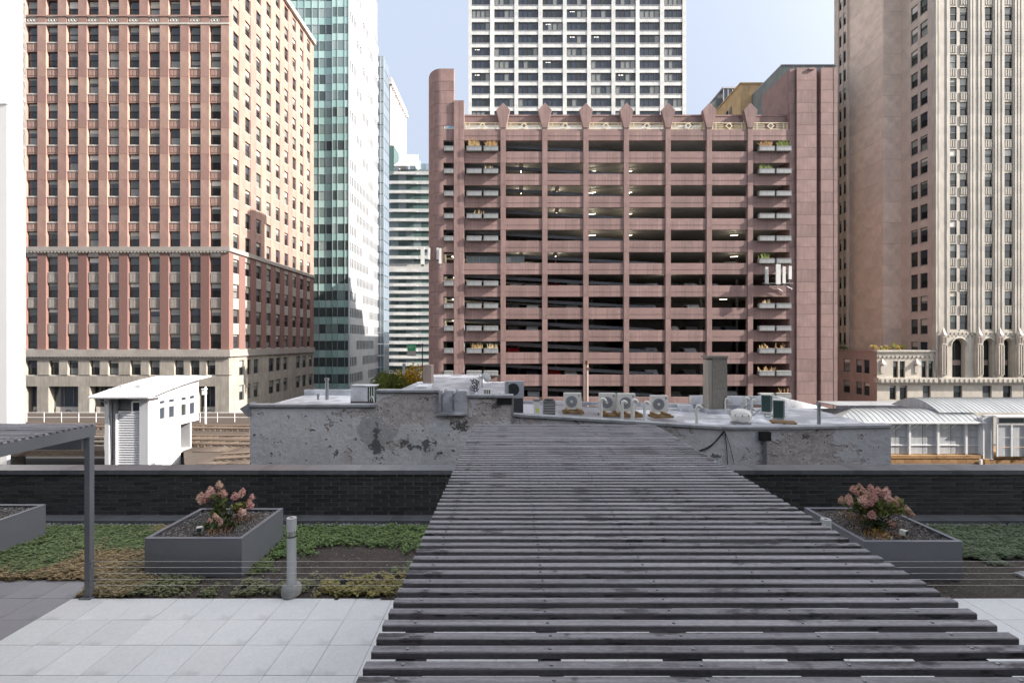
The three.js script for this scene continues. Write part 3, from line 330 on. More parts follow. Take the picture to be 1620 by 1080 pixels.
// ---------------------------------------------------------------- foliage helpers and street trees
const leafM = ['#c2a417', '#4a5a2c', '#6d7d2c', '#9c9a4a', '#b5a15c'].map((c, i) => mat('leaf ' + i, c, .8, { phys: true, side: THREE.DoubleSide, transmission: .25, thickness: 0 }));
function leafBall(seed, n, rx, ry, rz, size, cy) { const r = rng(seed), P = [], N = [], cl = []; for (let i = 0; i < Math.max(5, n / 40); i++) { const a = r() * 6.28, b = Math.acos(2 * r() - 1), q = .75 * Math.cbrt(r()); cl.push([Math.sin(b) * Math.cos(a) * q, Math.cos(b) * q, Math.sin(b) * Math.sin(a) * q]); }
  for (let i = 0; i < n; i++) { const c = cl[Math.floor(r() * cl.length)], a = r() * 6.28, b = Math.acos(2 * r() - 1), q = .42 * Math.cbrt(r()); const x = (c[0] + Math.sin(b) * Math.cos(a) * q) * rx, y = (c[1] + Math.cos(b) * q) * ry + cy, z = (c[2] + Math.sin(b) * Math.sin(a) * q) * rz; const d = new THREE.Vector3(r() - .5, r() - .5, r() - .5).normalize(), e = new THREE.Vector3(r() - .5, r() - .5, r() - .5).cross(d).normalize(), s = size * (.6 + .8 * r()), w = s * .5;
    const v = [[x - d.x * s, y - d.y * s, z - d.z * s], [x + e.x * w, y + e.y * w, z + e.z * w], [x + d.x * s, y + d.y * s, z + d.z * s], [x - e.x * w, y - e.y * w, z - e.z * w]]; for (const k of [0, 1, 2, 0, 2, 3]) P.push(...v[k]); }
  const g = new THREE.BufferGeometry(); g.setAttribute('position', new THREE.Float32BufferAttribute(P, 3)); g.computeVertexNormals(); return g; }
[[652, 574, 92, 3.6, 0, 'bright yellow street tree'], [622, 585, 86, 3.0, 2, 'olive green street tree'], [606, 588, 94, 2.6, 2, 'olive green street tree'], [634, 580, 104, 3.2, 0, 'bright yellow street tree']].forEach(([p, y, d, r, c, k], i) => { const top = WY(y, d), h = top - ST, o = thing('street_tree', `${k}, ${['fullest crown', 'wide low crown', 'nearest the brick block', 'behind the others'][i]}, in the gap left of the garage`, 'tree', [WX(p, d), ST, -d], 'street trees left of the garage'); part(o, 'trunk', merge([new THREE.CylinderGeometry(.1, .2, h - r * 1.2, 8).translate(0, (h - r * 1.2) / 2, 0).toNonIndexed(), ...[0, 1, 2, 3].map(q => new THREE.CylinderGeometry(.04, .09, r * 1.6, 6).translate(0, r * .7, 0).rotateZ(.5).rotateY(q * 1.6).translate(0, h - r * 2.1, 0).toNonIndexed())]), M.timberDark); part(o, 'crown', leafBall(60 + i, 2600, r, r * 1.0, r, .22, h - r), leafM[c]); });
{ // hanging street sign
  const d = 98, o = thing('hanging_sign', 'green over white projecting sign in the gap left of the garage', 'sign', [WX(651, d), WY(563, d), -d]); part(o, 'board', boxG(1.75, 2.4, .15), M.white, 0, 1.2, 0); part(o, 'green_face', boxG(1.7, 1.25, .04), mat('sign green', '#2cc084', .4), 0, 1.75, .1); part(o, 'mark', boxG(1.0, .12, .02), M.white, -.1, 1.95, .13); part(o, 'mark', boxG(.7, .12, .02), M.white, -.2, 1.65, .13); part(o, 'bracket', boxG(3.4, .1, .1), M.frameDark, .8, 2.5, 0); part(o, 'post', cylG(.1, .1, 14.5, 8), M.frameDark, 2.3, -4.6, 0); }
// ---------------------------------------------------------------- cream terracotta tower on the right with its low annex
{
  const D = 72.5, s = F / D, ux = p => (p - CX) / s, vy = p => C - (p - CY) / s, X = ux(1482), XR = ux(1680), TOP = 75; const t = thing('cream_terracotta_tower', 'cream terracotta skyscraper with ribbed front and plain tan side wall', 'building', [ux(1560), ST, -D - 10]);
  const f = frame(0, D, 0), g = frame(X, D, -Math.PI / 2);
  const cols = [[1503.6, 1515.6], [1520.2, 1532.5], [1558.7, 1571.9], [1590, 1603.4], [1621, 1634], [1650, 1663]].map(q => q.map(ux));
  const rows = []; for (let k = -1; k < 14; k++) rows.push([vy(10.2 + 37.55 * k + 22.6), vy(10.2 + 37.55 * k)]);
  const vA = vy(524), vC = vy(597), vLo = vy(605);
  bx(t, 'core', X + .5, XR, ST, TOP, D + 1.05, D + 22, M.tanBrick);
  bx(t, 'upper_wall', X + .01, XR, rows[0][1], TOP, D, D + .55, M.cream);
  const e = [X, ...cols.flat(), XR]; for (let i = 0; i < 7; i++) bx(t, 'pier', e[2 * i] + (i ? 0 : .0), e[2 * i + 1], vA, rows[0][1], D + (i == 1 ? .15 : 0), D + .55, M.cream);
  // slender ribs on the piers
  for (const p of [1486, 1499, 1536.5, 1541, 1549, 1554.5, 1575.5, 1580.5, 1586.5, 1607, 1612, 1617, 1637, 1646]) bx(t, 'rib', ux(p) - .13, ux(p) + .13, vA - .2, rows[0][1], D - .08, D - .002, M.creamRib);
  cols.forEach(([a, b]) => { rows.forEach(([v0, v1], k) => { sashWindow(t, f, a + .01, b - .01, v0, v1, -.26, { frame: M.frameGreen, blind: .45 }); bx(t, 'back_wall', a, b, v0, v1, D + .5, D + .56, M.slab); const low = k < rows.length - 1 ? rows[k + 1][1] : vA; if (v0 > low) { const sp = bx(t, 'spandrel', a, b, low, v0, D + .1, D + .5, M.cream), h = v0 - low; if (h > .5) { for (const q of [-.38, 0, .38]) part(sp, 'relief', boxG(.2, h * .68, .1), M.creamRib, q, .08, .22); part(sp, 'lip', boxG(b - a, .1, .1), M.creamRib, 0, h / 2 - .05, .22); } } }); });
  // arcade: arched openings, buttresses with gabled caps
  const arch = (a, b, v0, v1) => { const r = (b - a) / 2, sh = new THREE.Shape(); const o = .55; sh.moveTo(a - o, v0); sh.lineTo(b + o, v0); sh.lineTo(b + o, v1 + .6); sh.lineTo(a - o, v1 + .6); const hl = new THREE.Path(); hl.moveTo(a, v0 + .01); hl.lineTo(a, v1 - r); hl.absarc((a + b) / 2, v1 - r, r, Math.PI, 0, true); hl.lineTo(b, v0 + .01); sh.holes.push(hl); const c = (a + b) / 2; const ge = new THREE.ExtrudeGeometry(sh, { depth: .7, bevelEnabled: false, curveSegments: 8 }); ge.translate(-c, -v0, 0); wp(t, 'arch_surround', ge, M.cream, c, v0, -(D + .6));
    const w = panes(t, f, a, b, v0 + 2.7, v1 - .1, -.75, 2, { frame: M.frameGreen, mats: [M.pane[0], M.pane[1]] }); panes(t, f, a, b, v0, v0 + 1.9, -.75, 2, { frame: M.frameGreen, mats: [M.pane[0], M.pane[1]] }); bx(t, 'spandrel', a, b, v0 + 1.9, v0 + 2.7, D + .7, D + .9, M.brownBrick);
    const hood = cached('hood' + r.toFixed(2), () => new THREE.TorusGeometry(r + .2, .12, 6, 14, Math.PI)); wp(t, 'hood_mould', hood, M.creamRib, c, v1 - r, -(D - .12)); };
  const as = [[1506, 1527], [1555, 1571], [1586, 1602], [1617, 1633], [1648, 1662]].map(q => q.map(ux)); bx(t, 'arcade_back', X + .6, XR, vC, vA, D + .95, D + 1.0, M.slab);
  as.forEach(([a, b], i) => { arch(a, b, vC, vy(536)); const l = i ? as[i - 1][1] + .55 : X, rgt = a - .55; if (rgt - l > .05) bx(t, 'arcade_pier', l, rgt, vC, vy(536) + .6, D - .1, D + .6, M.cream); });
  bx(t, 'arcade_frieze', X, XR, vy(536) + .6, vA, D + .002, D + .5, M.cream); for (let i = 0; i < 26; i++) bx(t, 'frieze_relief', X + 1.6 + i * .62, X + 1.9 + i * .62, vy(534), vy(526), D - .1, D + .002, M.creamRib);
  for (const p of [1490, 1546, 1579, 1610, 1641]) { const c = ux(p); for (const [dx, w, h0, h1, dp] of [[0, 1.0, 594, 545, .35], [0, .8, 545, 530, .45]]) bx(t, 'buttress', c - w / 2 + dx, c + w / 2 + dx, vy(h0), vy(h1), D - .1 - dp, D - .1, M.creamRib); for (const q of [-.36, 0, .36]) bx(t, 'buttress_rib', c + q - .07, c + q + .07, vy(592), vy(546), D - .62, D - .45, M.cream); wp(t, 'pinnacle', cached('pinn', () => new THREE.ConeGeometry(.42, 1.2, 4).rotateY(Math.PI / 4)), M.creamRib, c, vy(530) + .6, -(D - .35)); for (const [q, z] of [[-.2, 0], [.2, 0]]) bx(t, 'pinnacle_niche', c + q - .1, c + q + .1, vy(542), vy(533), D - .6, D - .55, M.brownBrick); }
  const XA = ux(1388), DA = 81.2;      // annex
  const a = thing('low_annex', 'two-storey cream annex with brown brick side below the cream skyscraper', 'building', [ux(1430), ST, -D - 4]);
  bx(a, 'core', XA + .5, X - .02, ST, vy(556), D + .55, DA + 6, M.brownBrick); bx(a, 'roof', XA + .2, X - .02, vy(556), vy(555), D + .4, DA + 6, M.roofGrey);
  for (const [T, x0, x1] of [[a, XA, X - .01], [t, X, XR]]) { bx(T, 'cornice', x0 - .15, x1, vLo, vC, D - .5, D + .5, M.creamRib); for (let x = x0 + .2; x < x1 - .3; x += .75) bx(T, 'cornice_relief', x, x + .4, vLo + .15, vC - .2, D - .58, D - .5, M.cream); }
  const lows = [[a, XA, X - .01, [[1408, 1418.5], [1424, 1436], [1460.5, 1473]]], [t, X, XR, [[1509, 1523], [1555, 1569.5], [1587.5, 1601.5], [1620, 1634], [1651, 1664]]]];
  for (const [T, x0, x1, ws] of lows) { let l = x0; for (const [p, q] of ws) { const u0 = ux(p), u1 = ux(q); bx(T, 'ground_pier', l, u0, vy(632), vy(610), D, D + .55, M.cream); sashWindow(T, f, u0, u1, vy(632), vy(610), -.3, { frame: M.frameGreen, sill: M.creamRib }); bx(T, 'back_wall', u0, u1, vy(632), vy(610), D + .5, D + .56, M.slab); l = u1; } bx(T, 'ground_pier', l, x1, vy(632), vy(610), D, D + .55, M.cream); bx(T, 'ground_wall', x0, x1, vy(610), vLo, D + .002, D + .55, M.cream); bx(T, 'ground_wall', x0, x1, ST, vy(632), D + .002, D + .55, M.cream); }
  let l = XA; for (const [p, q] of [[1413.5, 1421.5], [1424, 1432.5], [1459, 1466.5], [1469.5, 1477.5]]) { const u0 = ux(p), u1 = ux(q); bx(a, 'upper_pier', l, u0, vC, vy(571), D, D + .55, M.cream); sashWindow(a, f, u0, u1, vC + .03, vy(571), -.3, { frame: M.frameGreen }); bx(a, 'back_wall', u0, u1, vC, vy(571), D + .5, D + .56, M.slab); l = u1; } bx(a, 'upper_pier', l, X - .01, vC, vy(571), D, D + .55, M.cream);
  bx(a, 'upper_wall', XA, X - .01, vy(571), vy(556.5), D + .002, D + .55, M.cream); bx(a, 'parapet_coping', XA - .15, X - .01, vy(556.5), vy(553.5), D - .2, D + .6, M.creamRib); for (const p of [1396, 1450]) { bx(a, 'niche', ux(p) - .3, ux(p) + .3, vy(590), vy(576), D - .12, D, M.creamRib); wp(a, 'niche_gable', cached('pinn2', () => new THREE.ConeGeometry(.5, .9, 4).rotateY(Math.PI / 4)), M.creamRib, ux(p), vy(576) + .45, -D + .1); } for (let i = 0; i < 14; i++) bx(a, 'corbel', XA + .25 + i * .66, XA + .55 + i * .66, vy(566), vy(562.5), D - .1, D, M.creamRib);
  const h = frame(XA, D, -Math.PI / 2), zs = [[1334, 1345], [1354, 1364], [1366.5, 1376]].map(q => q.map(p => -(XA * F / (p - CX) - D))); let e0 = -(DA - D) - .3;
  const rws = [[vy(592), vy(570)], [vy(628), vy(607)]];
  for (const [p, q] of [...zs, [-.02, 0]].map(v => v)) { fbx(a, h, 'side_pier', e0, p, ST, vy(556), -.5, .003, M.brownBrick); if (q) { for (const [v0, v1] of rws) { sashWindow(a, h, p, q, v0, v1, -.25, { frame: M.frameGreen, sill: M.limestone }); fbx(a, h, 'back_wall', p, q, v0, v1, -.5, -.42, M.slab); } fbx(a, h, 'side_wall', p, q, rws[0][1], vy(556), -.5, 0, M.brownBrick); fbx(a, h, 'side_wall', p, q, rws[1][1], rws[0][0] - .1, -.5, 0, M.brownBrick); fbx(a, h, 'side_wall', p, q, ST, rws[1][0] - .1, -.5, 0, M.brownBrick); } e0 = q; }
  fbx(a, h, 'side_coping', -(DA - D), -.62, vy(556), vy(553.8), -.5, .1, M.brownBrick);
  // side of the tower: brick wing with paired windows, then the wider plain rendered block with a window bay at its far end
  const DW = 79, X2 = WX(1398, DW), D2 = 90.0; bx(t, 'corner_pier', X - .25, X, vA - 6, TOP, D - .2, D + .5, M.creamRib);
  const ss2 = [[1441.5, 1452.5], [1456, 1468]].map(q => q.map(p => -(X * F / (p - CX) - D))), srow = []; for (let k = -2; k < 15; k++) { const y0 = 38 + 35.9 * k, sc = F / 75.4; srow.push([C - (y0 + 23 - CY) / sc, C - (y0 - CY) / sc]); }
  let u = -(DW - D); for (const [p, q] of [...ss2, [-.5, 0]]) { fbx(t, g, 'side_pier', u, p, ST, TOP, -.5, .002, M.tanBrick); if (q) { srow.forEach(([v0, v1], k) => { sashWindow(t, g, p, q, v0, v1, -.22, { frame: M.frameGreen, sill: M.spanStone }); fbx(t, g, 'back_wall', p, q, v0, v1, -.5, -.42, M.slab); fbx(t, g, 'side_wall', p, q, v1, k ? srow[k - 1][0] - .1 : TOP, -.5, 0, M.tanBrick); }); fbx(t, g, 'side_wall', p, q, ST, srow[16][0] - .1, -.5, 0, M.tanBrick); } u = q; }
  const S = 3.6; let y = TOP, k = 0; while (y > ST + .5) { const b = Math.max(ST, y - S); bx(t, 'rendered_panel', X2, X + .6, b + .035, y, DW, DW + .4, M.tanRender); fbx(t, frame(X2, DW, -Math.PI / 2), 'rendered_panel', -(87 - DW), -.41, b + .035, y, -.4, .002, M.tanRender); y = b; k++; }
  bx(t, 'rendered_block', X2 + .05, X + 8, ST, TOP, DW + .1, 90.2, M.tanRender);
  const fw = frame(X2 - .05, 87, -Math.PI / 2), bw = [[-1.05, -.25], [-2.2, -1.4]]; fbx(t, fw, 'bay_pier', -.25, 0, ST, TOP, -.1, .4, M.tanBrick); fbx(t, fw, 'bay_pier', -1.4, -1.05, ST, TOP, -.1, .4, M.tanBrick); fbx(t, fw, 'bay_pier', -3.4, -2.2, ST, TOP, -.1, .4, M.tanBrick);
  for (const [p, q] of bw) { for (let k = -1; k < 24; k++) { const v1 = C + 62 - k * 3.55; if (v1 < -1) break; sashWindow(t, fw, p, q, v1 - 2.2, v1, .15, { frame: M.frameGreen }); fbx(t, fw, 'bay_wall', p, q, v1 - 3.55, v1 - 2.2, -.1, .3, M.tanBrick); } }
  // roof garden shrubs
  [[1392, 1.0], [1402, .8], [1411, .9], [1421, 1.3], [1429, 1.1], [1437, .9], [1345, 1.4], [1352, 1.2]].forEach(([p, h], i) => { const dark = p < 1380, o = thing('roof_shrub', dark ? 'dark shrub on the brown brick end of the annex roof' : 'yellow-green shrub along the annex parapet', 'shrub', [ux(p) + (dark ? 2 : 0), vy(555), -D - (dark ? 5 : 1.1)], dark ? 'dark shrubs on the annex roof' : 'shrubs along the annex parapet'); part(o, 'foliage', leafBall(500 + i, 150, .75, h * .6, .75, .12, h * .5), dark ? leafM[1] : leafM[i % 2 ? 3 : 4]); part(o, 'stem', cylG(.04, .05, h * .6, 6), M.timberDark, 0, h * .3, 0); });
}
// ---------------------------------------------------------------- white block at the left edge
{
  const X = -45, t = thing('white_panel_tower', 'tall white panelled building filling the left edge', 'building', [-52, ST, -32]); const wm = mat('white stone panel', '#dedbd6', .6, { map: tMottle }); const g = frame(X, 24, Math.PI / 2);
  bx(t, 'core', -62, X - .3, ST, 70, 24.2, 42.6, wm); const D1 = X * F / (40 - CX) - 24;
  for (let y = ST, k = 0; y < 68; k++) { const h = k % 2 ? 1.7 : 2.75; for (const [a, b] of [[0, 9], [9.03, 16.9], [16.93, D1]]) fbx(t, g, 'panel', a, b, y, y + h - .03, -.3, (b == D1 ? .0 : -.05), wm); if (k % 4 == 1) fbx(t, g, 'vent', 17.4, 18.4, y + .3, y + h - .4, .0, .03, M.slate); y += h; }
  bx(t, 'end_wall', -62, X, ST, 70, 42.62, 42.9, wm);
  const o = thing('grey_stair_block', 'smooth grey block in front of the white panelled building', 'building', [-46, ST, -37]); bx(o, 'body', -55, WX(10, 39), ST, WY(165, 39), 39, 39.3, M.slate); bx(o, 'coping', -55, WX(10.6, 39), WY(165, 39), WY(163.5, 39), 38.9, 39.4, M.coping);
}
// ---------------------------------------------------------------- elevated tracks
const DK = -4.9;
{
  const dk = struct('track_deck', prismUp([[-69, 40], [-28.35, 40], [-24.4, 34.6], [41, 34.6], [41, 61], [-69, 61]], .5), mat('deck planks under the rails', '#5d5248', .95, { map: tGrain }), [0, DK - .6, 0], 'elevated railway deck of weathered planks');
  const r = rng(21);
  const tieMs = ['#6a5d51', '#5e5147', '#766857', '#7d7062'].map((c, i) => mat('tie timber ' + i, c, .95, { map: tGrain }));
  // two straight tracks across and one that swings towards the eye
  const track = (a, b, c, label) => { const p = new THREE.QuadraticBezierCurve3(new THREE.Vector3(a[0], DK, -a[1]), new THREE.Vector3(b[0], DK, -b[1]), new THREE.Vector3(c[0], DK, -c[1])), L = p.getLength(), n = Math.floor(L / .62); const t = thing('railway_track', label, 'track', [a[0], DK, -a[1]]);
    for (let i = 0; i < n; i++) { const q = p.getPointAt((i + .5) / n), d = p.getTangentAt((i + .5) / n); if (q.x > 14 || q.x < -58) continue; wp(t, 'tie', boxG(2.5 + .1 * (i % 3), .16, .24), tieMs[Math.floor(r() * 4)], q.x, DK + .08 - .1 + .0, q.z, Math.atan2(d.x, d.z)); }
    for (const s of [-.72, .72, -1.05, 1.05]) { const pts = []; for (let i = 0; i <= 20; i++) { const q = p.getPointAt(i / 20), d = p.getTangentAt(i / 20); pts.push([q.x - d.z * s - a[0], Math.abs(s) > 1 ? .11 : .13, q.z + d.x * s + a[1]]); } part(t, Math.abs(s) > 1 ? 'guard_rail' : 'rail', tube(pts, Math.abs(s) > 1 ? .08 : .065, 40, 5), Math.abs(s) > 1 ? tieMs[0] : M.railTop); } };
  track([-62, 52], [-20, 49], [20, 47.5], 'far railway track of the elevated line, beside the white handrail'); track([-62, 45.5], [-20, 44.5], [20, 43], 'middle railway track of the elevated line'); track([-62, 44], [-30, 43], [4, 40.5], 'railway track curving past the white station cabin'); track([-23.5, 37.2], [-16, 39], [6, 44.5], 'diagonal crossover track of the elevated line');
  // planks laid between the tracks
  const pl = thing('walkway_planks', 'timber walkway planks between the elevated tracks', 'walkway', [-24, DK - .1, -38]); for (let i = 0; i < 26; i++) for (let j = 0; j < 3; j++) { const a = -29.8 + i * .75; if (j == 0 && a < -27.2) continue; wp(pl, 'plank', boxG(.68, .06, 3.9), tieMs[(i * 7 + j) % 4], a + 3, DK - .07 + .012 * ((i + j) % 2), -(37.3 + j * 4.0), .0); }
  // handrail beyond the far track
  const hr = thing('white_handrail', 'white pipe handrail along the far side of the elevated tracks', 'railing', [-30, DK, -53.5]); for (const h of [.55, 1.1]) part(hr, 'rail', new THREE.CylinderGeometry(.03, .03, 60, 6).rotateZ(Math.PI / 2), M.whiteBright, 0, h, 0); for (let i = 0; i < 31; i++) part(hr, 'post', cylG(.03, .03, 1.15, 6), M.whiteBright, -30 + i * 2, .57, 0);
  const hn = thing('steel_guardrail', 'grey steel guard rail at the near edge of the tracks below the parapet', 'railing', [-42, DK, -40.2]); for (const h of [.3, .7, 1.1]) part(hn, 'rail', boxG(20, .06, .06), M.galv, 0, h, 0); for (let i = 0; i < 14; i++) part(hn, 'post', boxG(.09, 1.3, .09), M.galv, -9.8 + i * 1.5, .6, 0);
  const sg = thing('railway_signal', 'black railway signal head on the near edge of the tracks', 'signal', [WX(76, 40.6), DK, -40.6]); part(sg, 'post', cylG(.09, .11, 1.6, 8), M.black, 0, .8, 0); part(sg, 'head', boxG(1.4, .42, .5), M.black, .1, 1.6, 0); part(sg, 'head', boxG(.5, .7, .4), M.black, .3, .9, 0); part(sg, 'hood', new THREE.CylinderGeometry(.14, .14, .3, 10).rotateX(Math.PI / 2), M.black, -.3, 1.65, .35); part(sg, 'hood', new THREE.CylinderGeometry(.14, .14, .3, 10).rotateX(Math.PI / 2), M.black, .4, 1.65, .35);
  const lp = thing('lamp_post', 'white platform lamp post standing beyond the station cabin', 'lamp', [WX(320, 52), DK, -52.5]); part(lp, 'post', cylG(.09, .12, 4.2, 8), M.whiteBright, 0, 2.1, 0); part(lp, 'head', boxG(.35, .6, .35), M.whiteBright, 0, 3.6, .2); part(lp, 'cap', boxG(.45, .08, .45), M.whiteBright, 0, 3.95, .2);
}
// ---------------------------------------------------------------- station cabin with the curved roof
{
  const D = 36, X0 = WX(165, D), X1 = WX(235, D), D2 = 41.7, t = thing('station_cabin', 'white metal clad station cabin with curved roof and louvred stair front', 'station building', [(X0 + X1) / 2, DK, -39]);
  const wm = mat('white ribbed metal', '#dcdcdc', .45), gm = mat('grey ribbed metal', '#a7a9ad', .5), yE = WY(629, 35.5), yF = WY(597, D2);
  const roofY = d => { const q = (d - 35.3) / (42.6 - 35.3); return yE + (yF - yE) * Math.sin(Math.min(1, q) * 1.35) / Math.sin(1.35); };
  const rs = []; for (let i = 0; i <= 12; i++) { const d = 35.3 + 7.3 * i / 12; rs.push([d, roofY(d)]); } const xa = WX(143, 35.5), xb = WX(233, 35.3) + .12;
  // roof sheet in twelve curved bays with standing seams
  for (let i = 0; i < 12; i++) { const [a, ya] = rs[i], [b, yb] = rs[i + 1], l = Math.hypot(b - a, yb - ya); const m = wp(t, 'roof_sheet', boxG(xb - xa, .12, l - .01), wm, (xa + xb) / 2, (ya + yb) / 2 + .06, -(a + b) / 2); m.rotation.x = Math.atan2(yb - ya, b - a); }
  const fas = []; for (let i = 0; i < 42; i++) fas.push(bat(.06, .12, .08, xa + .05 + i * (xb - xa - .1) / 41 - (xa + xb) / 2, 0, 0)); wp(t, 'eave_ribs', merge(fas), M.slate, (xa + xb) / 2, yE + .03, -35.24);
  // sunlit side wall following the roof, with two pairs of windows
  const ys = d => roofY(d) - .03, g = frame(X1, D, Math.PI / 2), lo = WY(671, 39.5), holes = [[252, 261], [266.5, 276], [286, 294.5], [299.5, 308]].map(q => q.map(p => X1 * F / (p - CX) - D));
  const sh = new THREE.Shape(); sh.moveTo(0, DK - 4); sh.lineTo(3.45, DK - 4); sh.lineTo(3.45, lo); sh.lineTo(5.7, lo); for (let i = 10; i >= 0; i--) sh.lineTo(5.7 * i / 10, ys(36 + 5.7 * i / 10)); const wy = (p, u) => C - (p - CY) / F * (D + u);
  holes.forEach(([a, b], i) => { const u = (a + b) / 2; for (const [p, q] of [[664, 645], [640, 634]]) { const off = [0, -2.5, -5.5, -8][i] - 1, y0 = wy(p + off, u), y1 = wy(q + off, u); const hl = new THREE.Path(); hl.moveTo(a, y0); hl.lineTo(b, y0); hl.lineTo(b, y1); hl.lineTo(a, y1); sh.holes.push(hl); const w = panes(t, g, a, b, y0, y1, -.08, 1, { frame: M.slate, fw: .05, mats: [M.pane[2], M.pane[1]] }); } });
  const sg = new THREE.ExtrudeGeometry(sh, { depth: .12, bevelEnabled: false }); wp(t, 'side_wall', sg.rotateY(Math.PI / 2).translate(-.12, 0, 0), wm, X1, 0, -36);
  for (let i = 0; i < 5; i++) bx(t, 'wall_fixing', X1 + .001, X1 + .06, WY(690 - (i % 3) * 4, 38), WY(687 - (i % 3) * 4, 38), 36.8 + i * .55, 36.86 + i * .55, M.slate);
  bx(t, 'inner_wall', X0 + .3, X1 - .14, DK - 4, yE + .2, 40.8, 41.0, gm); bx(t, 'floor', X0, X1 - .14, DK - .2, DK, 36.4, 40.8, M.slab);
  // grey front: corner posts, louvres, upper window
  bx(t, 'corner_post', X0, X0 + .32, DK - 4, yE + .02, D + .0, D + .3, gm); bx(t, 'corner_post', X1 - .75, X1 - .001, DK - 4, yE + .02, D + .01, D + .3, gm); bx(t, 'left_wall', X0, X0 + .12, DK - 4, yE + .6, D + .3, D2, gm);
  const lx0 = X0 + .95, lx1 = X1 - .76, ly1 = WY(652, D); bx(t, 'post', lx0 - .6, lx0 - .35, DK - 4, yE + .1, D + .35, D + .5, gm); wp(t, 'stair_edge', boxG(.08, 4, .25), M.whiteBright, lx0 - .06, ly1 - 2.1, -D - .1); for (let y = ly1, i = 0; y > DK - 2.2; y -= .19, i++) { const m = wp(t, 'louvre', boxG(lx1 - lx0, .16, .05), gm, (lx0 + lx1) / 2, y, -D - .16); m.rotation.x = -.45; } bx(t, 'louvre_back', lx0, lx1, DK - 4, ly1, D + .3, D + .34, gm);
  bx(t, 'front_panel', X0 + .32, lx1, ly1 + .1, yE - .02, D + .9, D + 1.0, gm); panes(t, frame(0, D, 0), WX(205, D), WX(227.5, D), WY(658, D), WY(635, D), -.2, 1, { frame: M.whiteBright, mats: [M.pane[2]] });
  bx(t, 'eave_soffit', xa + .1, xb - .1, yE - .06, yE, 35.4, 36.9, gm); const dp = part(t, 'downpipe', tube([[WX(160, 36) - t.position.x, yE - DK - .05, 3.4], [WX(164, 36) - t.position.x, yE - DK - .35, 3.1], [WX(170, 36) - t.position.x, yE - DK - .5, 2.95], [WX(170, 36) - t.position.x, -3, 2.95]], .05, 16), M.slate);
  for (const [p, q] of [[190, .1], [215, .12], [219, .16]]) wp(t, 'roof_fitting', boxG(.2, .22, .2), M.slate, WX(p, 37.5), roofY(37.6) + .25, -37.6);
  bx(t, 'foot_box', X1 + .001, X1 + .35, WY(738, 36.4), WY(731, 36.4), 36.2, 36.9, M.slate);
}
